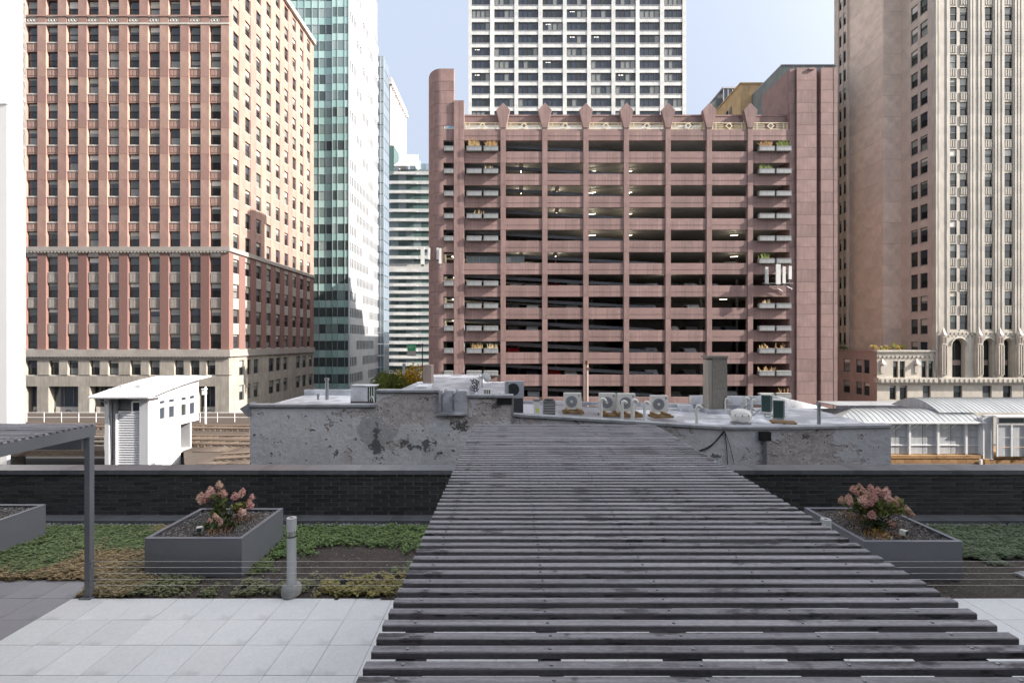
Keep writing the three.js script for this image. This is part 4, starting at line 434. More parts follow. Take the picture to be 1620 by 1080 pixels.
// ---------------------------------------------------------------- platform canopy on the right
{
  const D = 36, s = F / D, ux = p => (p - CX) / s, vy = p => C - (p - CY) / s; const sil = mat('ribbed aluminium roof', '#a3a7a9', .32, { metalness: .2, map: tStreak }), gp = mat('frosted wall panel', '#cdd0d2', .4, { map: tStreak }), pw = M.whiteBright;
  const vault = (t, x0, x1, d0, d1, yS, rise, n) => { const w = d1 - d0, seg = 12; for (let k = 0; k < n; k++) { const a = x0 + (x1 - x0) * k / n, b = x0 + (x1 - x0) * (k + 1) / n - .012, P = [], F2 = []; for (let i = 0; i <= seg; i++) { const q = i / seg, y = Math.sin(q * Math.PI) * rise; P.push([a, yS + y, -(d0 + w * q)], [b - .05, yS + y, -(d0 + w * q)], [b - .05, yS + y + .03, -(d0 + w * q)], [b, yS + y + .03, -(d0 + w * q)]); } for (let i = 0; i < seg; i++) for (let j = 0; j < 3; j++) F2.push([i * 4 + j, i * 4 + j + 1, i * 4 + j + 5, i * 4 + j + 4]); const g = poly(P, F2); g.translate(-t.position.x, -t.position.y, -t.position.z); part(t, 'roof_sheet', g, sil); } };
  const t = thing('platform_shelter', 'silver barrel-roofed platform shelter with frosted panel wall behind the roughcast building', 'shelter', [ux(1450), DK, -38]);
  const xa = ux(1330), xb = ux(1551); vault(t, xa, xb + .15, D - .25, D + 3.4, vy(667), .8, 26); bx(t, 'gutter', xa, xb + .2, vy(669), vy(666.5), D - .32, D - .18, pw);
  const cells = [1330, 1372, 1397, 1439.5, 1484.5, 1529, 1551].map(ux); for (let i = 0; i < 6; i++) { const a = cells[i], b = cells[i + 1]; [[718, 705], [704.3, 692], [691.4, 680], [679.4, 670]].forEach(([p, q]) => { const n = b - a > 1.6 ? 2 : 1; for (let j = 0; j < n; j++) bx(t, 'wall_panel', a + (b - a) * j / n + .02, a + (b - a) * (j + 1) / n - .02, vy(p), vy(q), D + .1, D + .15, gp); }); bx(t, 'post', b - .08, b + .08, vy(718), vy(669), D - .05, D + .1, pw); }
  bx(t, 'wall_back', xa, xb, vy(718), vy(668), D + .17, D + .2, gp); bx(t, 'mid_rail', xa, xb, vy(705), vy(703.6), D + .04, D + .1, pw);
  const t2 = thing('platform_shelter', 'taller silver shelter with glazed clerestory at the end of the platform', 'shelter', [ux(1600), DK, -38]);
  vault(t2, ux(1497), ux(1720), D + .5, D + 5.2, vy(654), .88, 30);
  wp(t2, 'end_gable', poly([...Array(11)].map((_, i) => [0, Math.sin(i / 10 * Math.PI) * .86, -4.7 * i / 10]), [[0, 1, 2, 3, 4, 5, 6, 7, 8, 9, 10]]), gp, ux(1497.5), vy(654), -(D + .5));
  bx(t2, 'side_wall', ux(1553), ux(1567), DK + .2, vy(656), D - .25, D + .0, gp); bx(t2, 'side_wall', ux(1551), ux(1552.8), DK + .2, vy(660), D - .25, D + 1.2, pw); bx(t2, 'gutter', ux(1564), ux(1720), vy(658), vy(655.5), D - .65, D - .3, pw);
  for (let i = 0; i < 5; i++) { const a = ux(1571 + i * 45), b = ux(1571 + i * 45 + 43); panes(t2, frame(0, D - .35, 0), a, b, vy(669), vy(659), 0, 1, { frame: pw, fw: .07, mats: [M.pane[4], M.pane[3]] }); for (const [p, q] of [[720, 706], [705, 691], [690, 671]]) for (const k of [0, 1]) bx(t2, 'wall_panel', a + (b - a) * k / 2 + .02, a + (b - a) * (k + 1) / 2 - .02, vy(p), vy(q), D - .33, D - .28, gp); for (const q of [a - .05, (a + b) / 2]) bx(t2, 'post', q - .05, q + .05, vy(720), vy(670), D - .42, D - .34, pw); }
  const t3 = thing('platform_shelter', 'grey corrugated shelter roof on the far platform below the annex', 'shelter', [WX(1410, 47), DK, -48]); const cor = mat('grey corrugated cladding', '#8d8f9b', .55, { metalness: .3 }); for (let i = 0; i < 46; i++) { const p = 1324 + i * 4; bx(t3, 'corrugated_sheet', WX(p, 47), WX(p + 3.6, 47), WY(656, 47), WY(641.5, 47), 47, 47.1 + .05 * (i % 2), cor); } bx(t3, 'roof', WX(1323, 47), WX(1510, 47), WY(641.5, 47), WY(640.5, 47), 46.9, 50, M.coping); for (const [a, b] of [[1387, 1404], [1466, 1483]]) bx(t3, 'vent', WX(a, 47), WX(b, 47), WY(649, 47), WY(645, 47), 46.9, 47, M.slate); bx(t3, 'post', WX(1340, 47), WX(1343, 47), DK, WY(656, 47), 47.5, 47.7, M.slate); bx(t3, 'post', WX(1480, 47), WX(1483, 47), DK, WY(656, 47), 47.5, 47.7, M.slate);
  const w = thing('timber_platform', 'new tan timber platform edge under the silver shelters', 'platform', [ux(1500), DK - 2, -D]); const tp = ['#b98d5a', '#ad8150', '#c09763'].map((c, i) => mat('fresh timber ' + i, c, .85, { map: tGrain })); bx(w, 'edge_beam', ux(1300), ux(1720), vy(724), vy(719), D - .22, D + 3, tp[2]); for (let i = 0; i < 24; i++) for (const [p, q] of [[735.5, 725.5], [746, 736]]) bx(w, 'board', ux(1400 + i * 14), ux(1400 + i * 14 + 13.7), vy(p), vy(q), D - .2, D - .1, tp[(i * 5 + (p > 740 ? 1 : 0)) % 3]); bx(w, 'pipe', ux(1400), ux(1720), vy(735), vy(734), D - .3, D - .22, M.rail); for (let i = 0; i < 9; i++) wp(w, 'bolt', cached('bolt', () => new THREE.SphereGeometry(.06, 8, 6)), M.whiteBright, ux(1430 + i * 37.5), vy(733), -(D - .28)); bx(w, 'post', ux(1541), ux(1544), DK - 5, vy(724), D - .55, D - .4, M.whiteBright); bx(w, 'post', ux(1549), ux(1556), DK - 5, vy(724), D - .5, D - .3, tp[2]); bx(w, 'cross_bar', ux(1533), ux(1580), vy(735.5), vy(734), D - .6, D - .55, M.whiteBright); bx(w, 'cross_bar', ux(1536), ux(1580), vy(741), vy(739.5), D - .6, D - .55, M.whiteBright); }
// ---------------------------------------------------------------- roughcast building beyond the parapet
const RD = 20, rx = p => WX(p, RD), ry = p => WY(p, RD);
{
  const t = thing('roughcast_building', 'low grey roughcast building with peeling wall and silver coated roofs', 'building', [2.5, ST, -23]);
  const W = 28, H = 7, X0 = -11.5, Y0 = -4.7;
  // peeled and stained patches where the photograph shows them: [pixel x, pixel y, half width, half height, strength]
  const peel = [[655, 638, 45, 22, .34], [640, 655, 30, 14, .28], [690, 640, 18, 18, .2], [775, 648, 38, 22, .34], [800, 640, 14, 24, .2], [572, 650, 24, 10, .2], [560, 655, 14, 5, .2], [1265, 712, 50, 26, .38], [1235, 725, 24, 16, .24], [1300, 720, 30, 16, .16], [548, 722, 10, 18, .3], [625, 705, 20, 12, .2], [1090, 690, 30, 10, .15], [850, 668, 40, 8, .2], [745, 672, 16, 10, .25], [660, 700, 40, 10, .12], [1060, 685, 14, 8, .2]];
  const dark = [[595, 690, 5, 34, .5], [598, 708, 14, 10, .42], [645, 703, 14, 8, .34], [675, 706, 14, 10, .34], [735, 672, 9, 6, .34], [725, 680, 16, 10, .22], [600, 726, 12, 4, .3], [552, 673, 4, 3, .4], [545, 653, 5, 4, .34], [1277, 690, 7, 4, .45], [1208, 693, 10, 10, .3], [515, 672, 10, 3, .2], [480, 655, 8, 3, .25], [1130, 722, 10, 4, .3], [1378, 710, 4, 4, .3], [785, 640, 20, 8, .28], [665, 631, 22, 5, .2], [690, 690, 16, 8, .2], [1075, 690, 8, 6, .2], [700, 718, 6, 8, .25]];
  const patch = [[592, 680, 24, 28], [612, 670, 12, 20]];
  const acc = (list, px, py, q) => { let a = 0; for (const [x, y, w, h, s] of list) { const d = ((px - x) / w) ** 2 + ((py - y) / h) ** 2; if (d < 6) a += (s ?? .5) * Math.exp(-d * .8); } return a; };
  const field = (u, v) => { const X = X0 + u * W, Y = Y0 + v * H, px = X / RD * F + CX, py = CY - (Y - C) / RD * F; const n = fbm(u, v, 40, 10, 71, 6, .72), n2 = fbm(u, v, 150, 40, 77, 4, .75), n3 = fbm(u, v, 14, 5, 79, 5, .6); return { p: acc(peel, px, py) + (n - .5) * .8 + (n2 - .5) * .6, d: acc(dark, px, py) * .85 + (n2 - .5) * 1.0 + (n - .5) * .35, s: acc(patch, px, py) + (n3 - .5) * .7, n, n2, n3, py }; };
  const map = tex(2048, 512, (u, v) => { const f = field(u, v), m = .92 + .2 * (f.n3 - .5) + .16 * (f.n2 - .5); let c = [.83 * m, .825 * m, .83 * m]; const k = ss(.2, .25, f.s); c = c.map((q, i) => q + ([.66, .65, .65][i] * m - q) * k * .8); const p = ss(.13, .17, f.p), br = .42 + .36 * f.n2 + .1 * f.n3; c = c.map((q, i) => q + ([br * 1.04, br * .99, br * .97][i] - q) * p * .9); const d = ss(.22, .3, f.d); return c.map(q => q + (.28 - q) * d * .75); }, [W, H]);
  map.offset.set(-X0 / W, -Y0 / H);
  const bmp = tex(1024, 256, (u, v) => { const f = field(u, v); return .45 + .35 * f.n2 + .2 * f.n - .35 * ss(.17, .21, f.p); }, [W, H], false); bmp.offset.copy(map.offset);
  const rough = new THREE.MeshStandardMaterial({ name: 'peeling roughcast', roughness: .95, map, bumpMap: bmp, bumpScale: .09 });
  const pr = [[rx(395), ST], [rx(1410), ST], [rx(1410), ry(675)], [rx(1240), ry(678)], [rx(1140), ry(678)], [rx(963), ry(667)], [rx(812.5), ry(658)], [rx(812.5), ry(628)], [rx(740), ry(628)], [rx(740), ry(620)], [rx(595), ry(620)], [rx(595), ry(643)], [rx(395), ry(643)]];
  const wg = prism(pr, .32).translate(0, 0, -RD - .32); wg.translate(-t.position.x, -t.position.y, -t.position.z);
  { const uv = wg.attributes.uv, po = wg.attributes.position; for (let i = 0; i < uv.count; i++) uv.setXY(i, po.getX(i) + t.position.x, po.getY(i) + t.position.y); }
  part(t, 'front_wall', wg, rough);
  // copings
  const cop = (a, b, ya, yb, d = .12, m = M.coping) => { const x0 = rx(a), x1 = rx(b), y0 = ry(ya), y1 = ry(yb), l = Math.hypot(x1 - x0, y1 - y0); const n = Math.max(1, Math.round(l / 2.4)); for (let i = 0; i < n; i++) { const q = (i + .5) / n, o = wp(t, 'coping', boxG(l / n - .008, .1, .5), m, x0 + (x1 - x0) * q, y0 + (y1 - y0) * q + .045, -RD - .14); o.rotation.z = Math.atan2(y1 - y0, x1 - x0); } };
  cop(395, 595, 643, 643); cop(595, 694, 620, 620); cop(740, 812.5, 628, 628); cop(812.5, 963, 658, 667); cop(963, 1140, 667, 678); cop(1140, 1240, 678, 678); cop(1240, 1410, 678, 675);
  // roofs
  const quad = (name, pts, m) => { const g = poly(pts, [[...pts.keys()]]); g.translate(-t.position.x, -t.position.y, -t.position.z); return part(t, name, g, m); };
  const yA = ry(643) - .12; bx(t, 'left_roof', rx(395), rx(594), yA - .3, yA, RD + .33, 25.2, M.roofWhite); bx(t, 'left_roof_kerb', rx(395), rx(595), yA, yA + .3, 25.2, 25.45, M.roofWhite); wp(t, 'gutter_end', prism([[-.42, .02], [0, .28], [.1, -.28], [-.05, -.35]], .5), M.coping, rx(395), ry(647), -RD - .45);
  const yB = ry(620) - .02; const pb = [[rx(640), yB - .3, -22], [rx(740), yB - .3, -22], [rx(742), yB + .05, -29], [rx(628), yB + .05, -29]]; quad('raised_roof', pb, M.silver); bx(t, 'raised_roof_kerb', rx(594), rx(812), yB - 1.5, yB - .32, RD + .33, 29, M.silver); bx(t, 'raised_roof_kerb', rx(622), rx(756), yB - .35, yB + .12, 29, 29.25, M.silver); bx(t, 'raised_roof_kerb', rx(738), rx(745), yB - .5, yB + .1, 22, 29, M.silver);
  bx(t, 'scupper_box', rx(695), rx(739), ry(655), ry(617.5), RD - .18, RD + .5, M.silver); bx(t, 'scupper_lip', rx(694), rx(740), ry(655.5), ry(652.5), RD - .26, RD - .18, M.silver); for (const p of [701, 719]) part(t, 'scupper_pipe', tube([[rx(p) - 2.5, ry(649) - ST, 23 - RD + .27], [rx(p) - 2.5, ry(625) - ST, 23 - RD + .27], [rx(p + 1) - 2.5, ry(620) - ST, 23 - RD + .25], [rx(p + 4) - 2.5, ry(616.5) - ST, 23 - RD - .1]], .045, 14), M.galv);
  bx(t, 'brick_stub', rx(634), rx(650), yB - .3, ry(596) + .25, 25, 25.8, M.brownBrick); bx(t, 'white_ledge', rx(632), rx(656), yB - .3, yB - .05, 23, 25, M.roofWhite);
  // right roof, its silver rear parapet and the white wing beyond
  const yR = ry(684) + .0; const rq = [[rx(812), ry(662), -RD - .33], [rx(963), ry(671), -RD - .33], [rx(1140), ry(682), -RD - .33], [rx(1410), ry(679), -RD - .33], [rx(1410) + .6, ry(679), -26.2], [6, ry(676), -26], [rx(812), ry(665), -25.5]];
  quad('right_roof', [rq[0], rq[1], rq[2], rq[5], rq[6]], M.silver); quad('right_roof', [rq[2], rq[3], rq[4], [rx(1240), ry(680), -27], rq[5]], M.roofWhite);
  const pp = [[WX(800, 25.6), ry(665)], [WX(1160, 25.6), ry(678)], [WX(1190, 25.6), ry(678)], [WX(1190, 25.6), WY(641, 25.6)], [WX(812, 25.6), WY(634, 25.6)], [WX(800, 25.6), WY(634, 25.6)]]; const pg = prism(pp.map(([x, y]) => [x - 2.5, y - ST]), .3); pg.translate(0, 0, 23 - 25.9); part(t, 'rear_parapet', pg, M.silver);
  bx(t, 'rear_ledge', WX(1075, 25.2), WX(1096, 25.2), WY(655, 25.2), WY(641, 25.2), 25.1, 25.55, M.roofWhite);
  bx(t, 'white_wall', WX(1094, 27), WX(1119, 27), ry(680), WY(626, 27), 27, 27.3, M.roofWhite); bx(t, 'white_wall', WX(1143, 28), WX(1216, 28), ry(680), WY(627, 28), 28, 28.3, M.roofWhite);
  const sw = part(t, 'sloping_white_parapet', poly([[WX(1210, 28.3), WY(622, 28.3), -28.3], [WX(1325, 30), WY(649, 30), -30], [WX(1330, 30), WY(668, 30), -30], [WX(1210, 28.3), WY(655, 28.3), -28.3], [WX(1212, 28.6), WY(622, 28.6), -28.8], [WX(1326, 30.4), WY(649, 30.4), -30.4]].map(([x, y, z]) => [x - 2.5, y - ST, z + 23]), [[0, 3, 2, 1], [0, 1, 5, 4]]), M.roofWhite);
  quad('wing_roof', [[WX(1150, 26), ry(680), -26], [rx(1410) + .6, ry(679), -26.2], [WX(1410, 27), WY(657, 27), -30], [WX(1325, 30), WY(664, 30), -30], [WX(1205, 28.3), WY(652, 28.3), -28.3]], M.roofWhite);
  bx(t, 'rear_wall', rx(395), 19, ST, -1, 30.2, 30.4, M.slate);
  // pipe, scupper and cables on the wall
  wp(t, 'downpipe', cylG(.075, .075, 8, 10), M.galv, rx(1209), ry(690) - 4, -RD + .12); bx(t, 'leader_head', rx(1200), rx(1216), ry(696), ry(682), RD - .22, RD - .004, M.black); const L = (n, pts, r) => part(t, n, tube(pts.map(([p, y]) => [rx(p) - 2.5, ry(y) - ST, 23 - RD + .06]), r, 24, 5), M.black); L('cable', [[1086, 718], [1100, 714], [1125, 703], [1145, 681]], .022); L('cable', [[1090, 717], [1120, 708], [1146, 682]], .016); L('cable', [[1146, 682], [1148, 700], [1151, 740]], .018); L('cable', [[1146, 682], [1154, 705], [1162, 740]], .012); L('cable', [[895, 660], [908, 664], [917, 671]], .02);
}
// ---------------------------------------------------------------- equipment on the roofs
{
  const roofAt = (p, y, d) => [WX(p, d), WY(y, d), -d];
  const sleepers = (label, p, y, d, n = 3, turn = 0) => { const o = thing('timber_sleeper', label, 'timber', roofAt(p, y, d)); o.rotation.y = turn; for (let i = 0; i < n; i++) part(o, 'beam', boxG(1.0, .1, .12), M.timber, rr(-.06, .06), .05, -.3 + i * .3).rotation.y = rr(-.1, .1); part(o, 'beam', boxG(.1, .1, .9), M.timber, -.25, .15, 0); part(o, 'beam', boxG(.1, .1, .9), M.timber, .3, .15, 0); return o; };
  const fanG = cached('fan', () => { const a = []; for (let i = 0; i < 5; i++) a.push(new THREE.TorusGeometry(.06 + i * .05, .004, 4, 24).toNonIndexed()); for (let i = 0; i < 8; i++) a.push(new THREE.BoxGeometry(.27, .006, .006).translate(.135, 0, 0).rotateZ(i * Math.PI / 4).toNonIndexed()); return merge(a); });
  const mini = (label, p, y, d, w = .82, h = .84, turn = 0) => { const o = thing('air_conditioner', label, 'air conditioner', roofAt(p, y, d), 'mini-split units on the right roof'); o.rotation.y = turn; part(o, 'cabinet', boxG(w, h - .08, .34), M.acWhite, 0, .08 + (h - .08) / 2, 0); part(o, 'fan_recess', cached('fr', () => new THREE.CylinderGeometry(.285, .285, .01, 28).rotateX(Math.PI / 2)), M.slate, -.06, h * .54, .172); const f = part(o, 'fan_guard', fanG, M.acDark, -.06, h * .54, .185); part(f, 'hub', cached('hub', () => new THREE.CylinderGeometry(.07, .07, .02, 14).rotateX(Math.PI / 2)), M.acWhite); part(o, 'badge', boxG(.05, .07, .01), M.black, w / 2 - .12, h - .12, .175); for (const s of [-1, 1]) part(o, 'foot', boxG(.07, .08, .4), M.galv, s * w * .35, .04, 0); part(o, 'side_cover', boxG(.04, .3, .2), M.acWhite, w / 2 + .02, .35, .02); return o; };
  mini('off-white mini-split unit behind the louvred condenser, on timber sleepers', 905.5, 649.5, 22.9, .84, .88); mini('off-white mini-split unit behind the first gooseneck pipe', 961, 652, 23.0, .8, .95); mini('off-white mini-split unit behind two white pipes with the fan in shade', 990.5, 653, 22.6, .84, .95); mini('off-white mini-split unit on timber beams left of the roof chimney', 1042.5, 654, 23, .82, .9);
  sleepers('short timber sleepers under the unit behind the louvred condenser', 905, 652.5, 22.6); sleepers('timber sleepers between the two closest units', 966, 657.5, 22.4); sleepers('timber sleepers under the unit with the shaded fan', 1000, 658.5, 22.1); sleepers('timber beams under the unit left of the roof chimney', 1044, 659.5, 22.2, 3, .15); 
  { const o = thing('condenser', 'square grey louvred condenser beside the silver utility box', 'air conditioner', roofAt(868.5, 658.5, 21.2)); part(o, 'case', boxG(.54, .74, .5), M.galv, 0, .37, 0); for (let i = 0; i < 9; i++) part(o, 'louvre', boxG(.5, .045, .03), M.acDark, 0, .06 + i * .075, .26); for (let i = 0; i < 8; i++) part(o, 'fin', boxG(.5, .02, .05), M.acWhite, 0, .1 + i * .075, .265); part(o, 'fan_top', cylG(.22, .22, .05, 20), M.acDark, 0, .765, 0); }
  { const o = thing('utility_box', 'silver utility box with yellow label beside the louvred condenser', 'box', roofAt(849, 658, 21)); part(o, 'case', boxG(.26, .66, .2), M.acWhite, 0, .38, 0); part(o, 'label', boxG(.12, .16, .01), mat('yellow label', '#c8cc3a', .5), .03, .28, .105); part(o, 'hood', boxG(.32, .06, .26), M.galv, 0, .73, 0); for (const s of [-.1, .1]) part(o, 'leg', boxG(.03, .1, .03), M.galv, s, .05, 0); part(o, 'conduit', tube([[.05, .1, .1], [.2, -.02, .2], [.3, .0, .1]], .02, 10), M.black); }
  { const o = thing('air_conditioner', 'large dark grey condenser against the end of the peeling wall', 'air conditioner', roofAt(817, 654, 21.6)); part(o, 'case', boxG(.62, .72, .5), M.acDark, 0, .36, 0); part(o, 'cabinet', boxG(.9, .78, .36), M.slate, -.1, 1.1, -.2); part(o, 'fan_guard', fanG, M.acDark, -.15, 1.12, 0); part(o, 'fan_recess', cached('fr', () => 0), M.acDark, -.15, 1.12, -.015); }
  { const o = thing('air_conditioner', 'rooftop unit with open coil side on timber by the wall step', 'air conditioner', roofAt(577, 637, 21.3)); part(o, 'case', boxG(.75, .72, .6), M.roofWhite, -.18, .42, 0); part(o, 'coil', boxG(.3, .66, .56), M.coil, .34, .42, 0); for (let i = 0; i < 4; i++) part(o, 'coil_frame', boxG(.03, .7, .03), M.acWhite, .2 + i * .1, .42, .29); part(o, 'lid', boxG(1.12, .05, .66), M.roofWhite, 0, .8, 0); part(o, 'hose', tube([[.3, .2, .3], [.45, .35, .4], [.55, .1, .42], [.5, .0, .3]], .03, 14), M.acWhite); part(o, 'sleeper', boxG(1.1, .1, .12), M.timberDark, 0, .05, .25); part(o, 'sleeper', boxG(1.1, .1, .12), M.timberDark, 0, .05, -.2); }
  for (const [l, p, y, d, turn] of [['green-finned coil unit standing farther back by the sloping white parapet', 1213, 652, 24.5, -.55], ['green-finned coil unit on the timber pallet', 1232, 662, 23, -.55]]) { const o = thing('coil_unit', l, 'air conditioner', roofAt(p, y, d)); o.rotation.y = turn; part(o, 'coil', boxG(.42, .84, .06), M.coil, 0, .5, .3); part(o, 'case', boxG(.46, .9, .55), M.acWhite, 0, .47, 0); for (const s of [-.22, .22]) part(o, 'edge', boxG(.03, .9, .03), M.galv, s, .47, .33); part(o, 'side_coil', boxG(.04, .8, .45), M.coil, .24, .48, 0); part(o, 'top_cover', boxG(.5, .04, .6), M.acWhite, 0, .94, 0); part(o, 'conduit', tube([[-.2, .2, .3], [-.5, .1, .5], [-.8, .35, .3], [-1.1, .1, .2]], .035, 16), M.galv); }
  { const o = thing('timber_pallet', 'timber pallet frame beside the downpipe end of the roof', 'pallet', roofAt(1239, 671, 21.8)); o.rotation.y = -.35; for (let i = 0; i < 4; i++) part(o, 'board', boxG(1.05, .04, .12), M.timber, 0, .12, -.3 + i * .2); for (const s of [-.45, 0, .45]) part(o, 'beam', boxG(.09, .1, .8), M.timber, s, .05, 0); }
  { const o = thing('roof_ventilator', 'white mushroom ventilator on a square base', 'ventilator', roofAt(1172, 671, 21.6)); part(o, 'base', boxG(.7, .1, .6), M.galv, 0, .05, 0); part(o, 'hood', cached('mush', () => new THREE.LatheGeometry([[.18, .08], [.3, .12], [.46, .3], [.5, .42], [.47, .44], [.47, .5], [.42, .52], [.42, .58], [.34, .66], [.2, .71], [0, .73]].map(p => new THREE.Vector2(...p)), 28)), M.acWhite); for (let i = 0; i < 10; i++) { const a = i / 10 * 6.28; part(o, 'rib', boxG(.02, .12, .03), M.acDark, Math.cos(a) * .48, .44, Math.sin(a) * .48, -a); } }
  { const o = thing('white_tarp', 'crumpled white sheet over equipment beside the mushroom ventilator', 'sheet', roofAt(1203, 670, 21.9)); const g = new THREE.SphereGeometry(.5, 20, 12, 0, 6.28, 0, 1.57), p = g.attributes.position; for (let i = 0; i < p.count; i++) { const x = p.getX(i), y = p.getY(i), z = p.getZ(i), q = 1 + .25 * (fbm((x + 1) / 2, (z + 1) / 2, 6, 6, 5, 3) - .5) * 2; p.setXYZ(i, x * 1.25 * q, y * .62 * q, z * q); } g.computeVertexNormals(); part(o, 'sheet', g.scale(.8, .7, .8), M.roofWhite); }
  const goose = (l, p, y0, y1, d, r = .07) => { const b = roofAt(p, y0, d), h = (y0 - y1) / F * d, o = thing('vent_pipe', l, 'pipe', b); part(o, 'pipe', tube([[0, 0, 0], [0, h * .5, 0], [0, h * .88, 0], [.05, h, 0], [.16, h * .98, 0], [.2, h * .9, 0]], r, 24, 10), M.acWhite); part(o, 'flange', cylG(r * 1.8, r * 2, .05, 14), M.silver, 0, .025, 0); };
  goose('white gooseneck pipe in front of the unit next to the timber sleepers', 951, 663, 631, 20.9); goose('white gooseneck pipe crossing the unit with the shaded fan', 984.5, 665, 635, 20.9); goose('tall straight white pipe right of the shaded fan', 1001, 666, 633, 20.9, .085); goose('white gooseneck pipe left of the unit by the chimney', 1020, 668, 636, 20.9); goose('white gooseneck pipe standing alone on the silver roof', 1102.5, 673, 642, 20.9); goose('black-topped gooseneck pipe by the white wall right of the chimney', 1179, 652, 629.5, 25, .08); goose('thin gooseneck pipe right of the roof chimney', 1148, 655, 630, 24.5, .04); goose('straight capped pipe left of the coil units', 1190, 655, 632, 24.5, .06);
  const pipe = (l, p, y0, y1, d, r) => { const h = (y0 - y1) / F * d, o = thing('vent_pipe', l, 'pipe', roofAt(p, y0, d)); part(o, 'pipe', cylG(r, r, h, 12), M.galv, 0, h / 2, 0); part(o, 'cap', cylG(r * 1.35, r * 1.35, .12, 12), M.galv, 0, h - .05, 0); };
  pipe('tall silver vent pipe on the flat left roof', 517, 632, 598, 22.5, .08); pipe('tall silver vent pipe on the bright white roof', 1296, 674, 638, 20.8, .075); pipe('short stub vent on the flat left roof', 503, 632, 623, 22.6, .05); pipe('black pipe standing on the raised silver roof end', 803, 626, 604, 21, .04); pipe('black flue above the brick stub beyond the raised roof', 639, 592, 575, 25.4, .07);
  { const o = thing('roof_chimney', 'grey brick chimney with pale edge on the low roof', 'chimney', [WX(1131, 25), WY(652, 25), -25]); const h = (652 - 566) / F * 25, cm = mat('sooty chimney brick', '#8d867c', .95, { map: tFine, bumpMap: bCoarse, bumpScale: .04 }); part(o, 'shaft', boxG(.78, h, .8), cm, .1, h / 2, 0); part(o, 'pale_edge', boxG(.2, h - .1, .7), M.limestone, -.39, h / 2 - .05, 0); part(o, 'cap', boxG(1.05, .12, .9), cm, 0, h + .06, 0); part(o, 'base', boxG(1.3, .25, 1.0), M.silver, .05, .1, 0); }
  { const o = thing('satellite_dish', 'small grey satellite dish on the raised silver roof', 'satellite dish', roofAt(764, 611, 24)); part(o, 'dish', new THREE.SphereGeometry(.42, 18, 8, 0, 6.28, 0, .75).rotateX(1.1).rotateY(.8), mat('dish grey', '#8e9092', .5, { side: THREE.DoubleSide }), 0, .35, 0); part(o, 'mast', cylG(.025, .025, .7, 8), M.galv, -.05, .3, -.1); part(o, 'arm', tube([[0, .5, .1], [-.2, .4, .4]], .015, 6), M.galv); }
  { const o = thing('roof_box', 'small white slotted box on the end of the raised roof', 'box', roofAt(771, 627, 21.5)); part(o, 'case', boxG(.36, .34, .3), M.acWhite, 0, .19, 0); for (let i = 0; i < 3; i++) part(o, 'slot', boxG(.05, .26, .01), M.acDark, -.1 + i * .1, .19, .152); part(o, 'conduit', tube([[.2, .3, 0], [.5, .2, .1], [.9, .05, .1]], .02, 12), M.acWhite); for (const s of [-.12, .12]) part(o, 'foot', boxG(.05, .04, .3), M.galv, s, .02, 0); }
  { const o = thing('roof_cable_bundle', 'tangle of black cables at the edge of the raised silver roof', 'cable', roofAt(752, 620, 21.5)); for (let i = 0; i < 5; i++) { const pts = [[0, 0, 0]]; for (let j = 1; j < 6; j++) pts.push([rr(-.25, .25), j * .12, rr(-.2, .2)]); pts.push([.1, .1 * i, .1]); part(o, 'cable', tube(pts, .015, 24, 5), M.black); } }
  { const o = thing('utility_pole', 'pale weathered utility pole in front of the garage', 'pole', [WX(928.5, 31), ST, -31]); const h = WY(571, 31) - ST; part(o, 'pole', cylG(.09, .14, h, 10), mat('weathered pole', '#b9a79d', .9, { map: tStreak }), 0, h / 2, 0); part(o, 'cap', cylG(.12, .12, .25, 10), M.rail, 0, h - .1, 0); part(o, 'bracket', boxG(.25, .12, .2), M.rail, .08, h - .5, 0); }
  { const o = thing('parapet_box', 'black recessed vent at the end of the raised peeling wall', 'vent', [rx(798), ry(638), -RD + .02]); part(o, 'louvre', boxG(.62, .26, .06), M.black, 0, .1, 0); part(o, 'frame', boxG(.7, .04, .1), M.coping, 0, .25, 0); part(o, 'drip', boxG(.05, 1.4, .08), M.coping, .36, -.4, 0); }
}
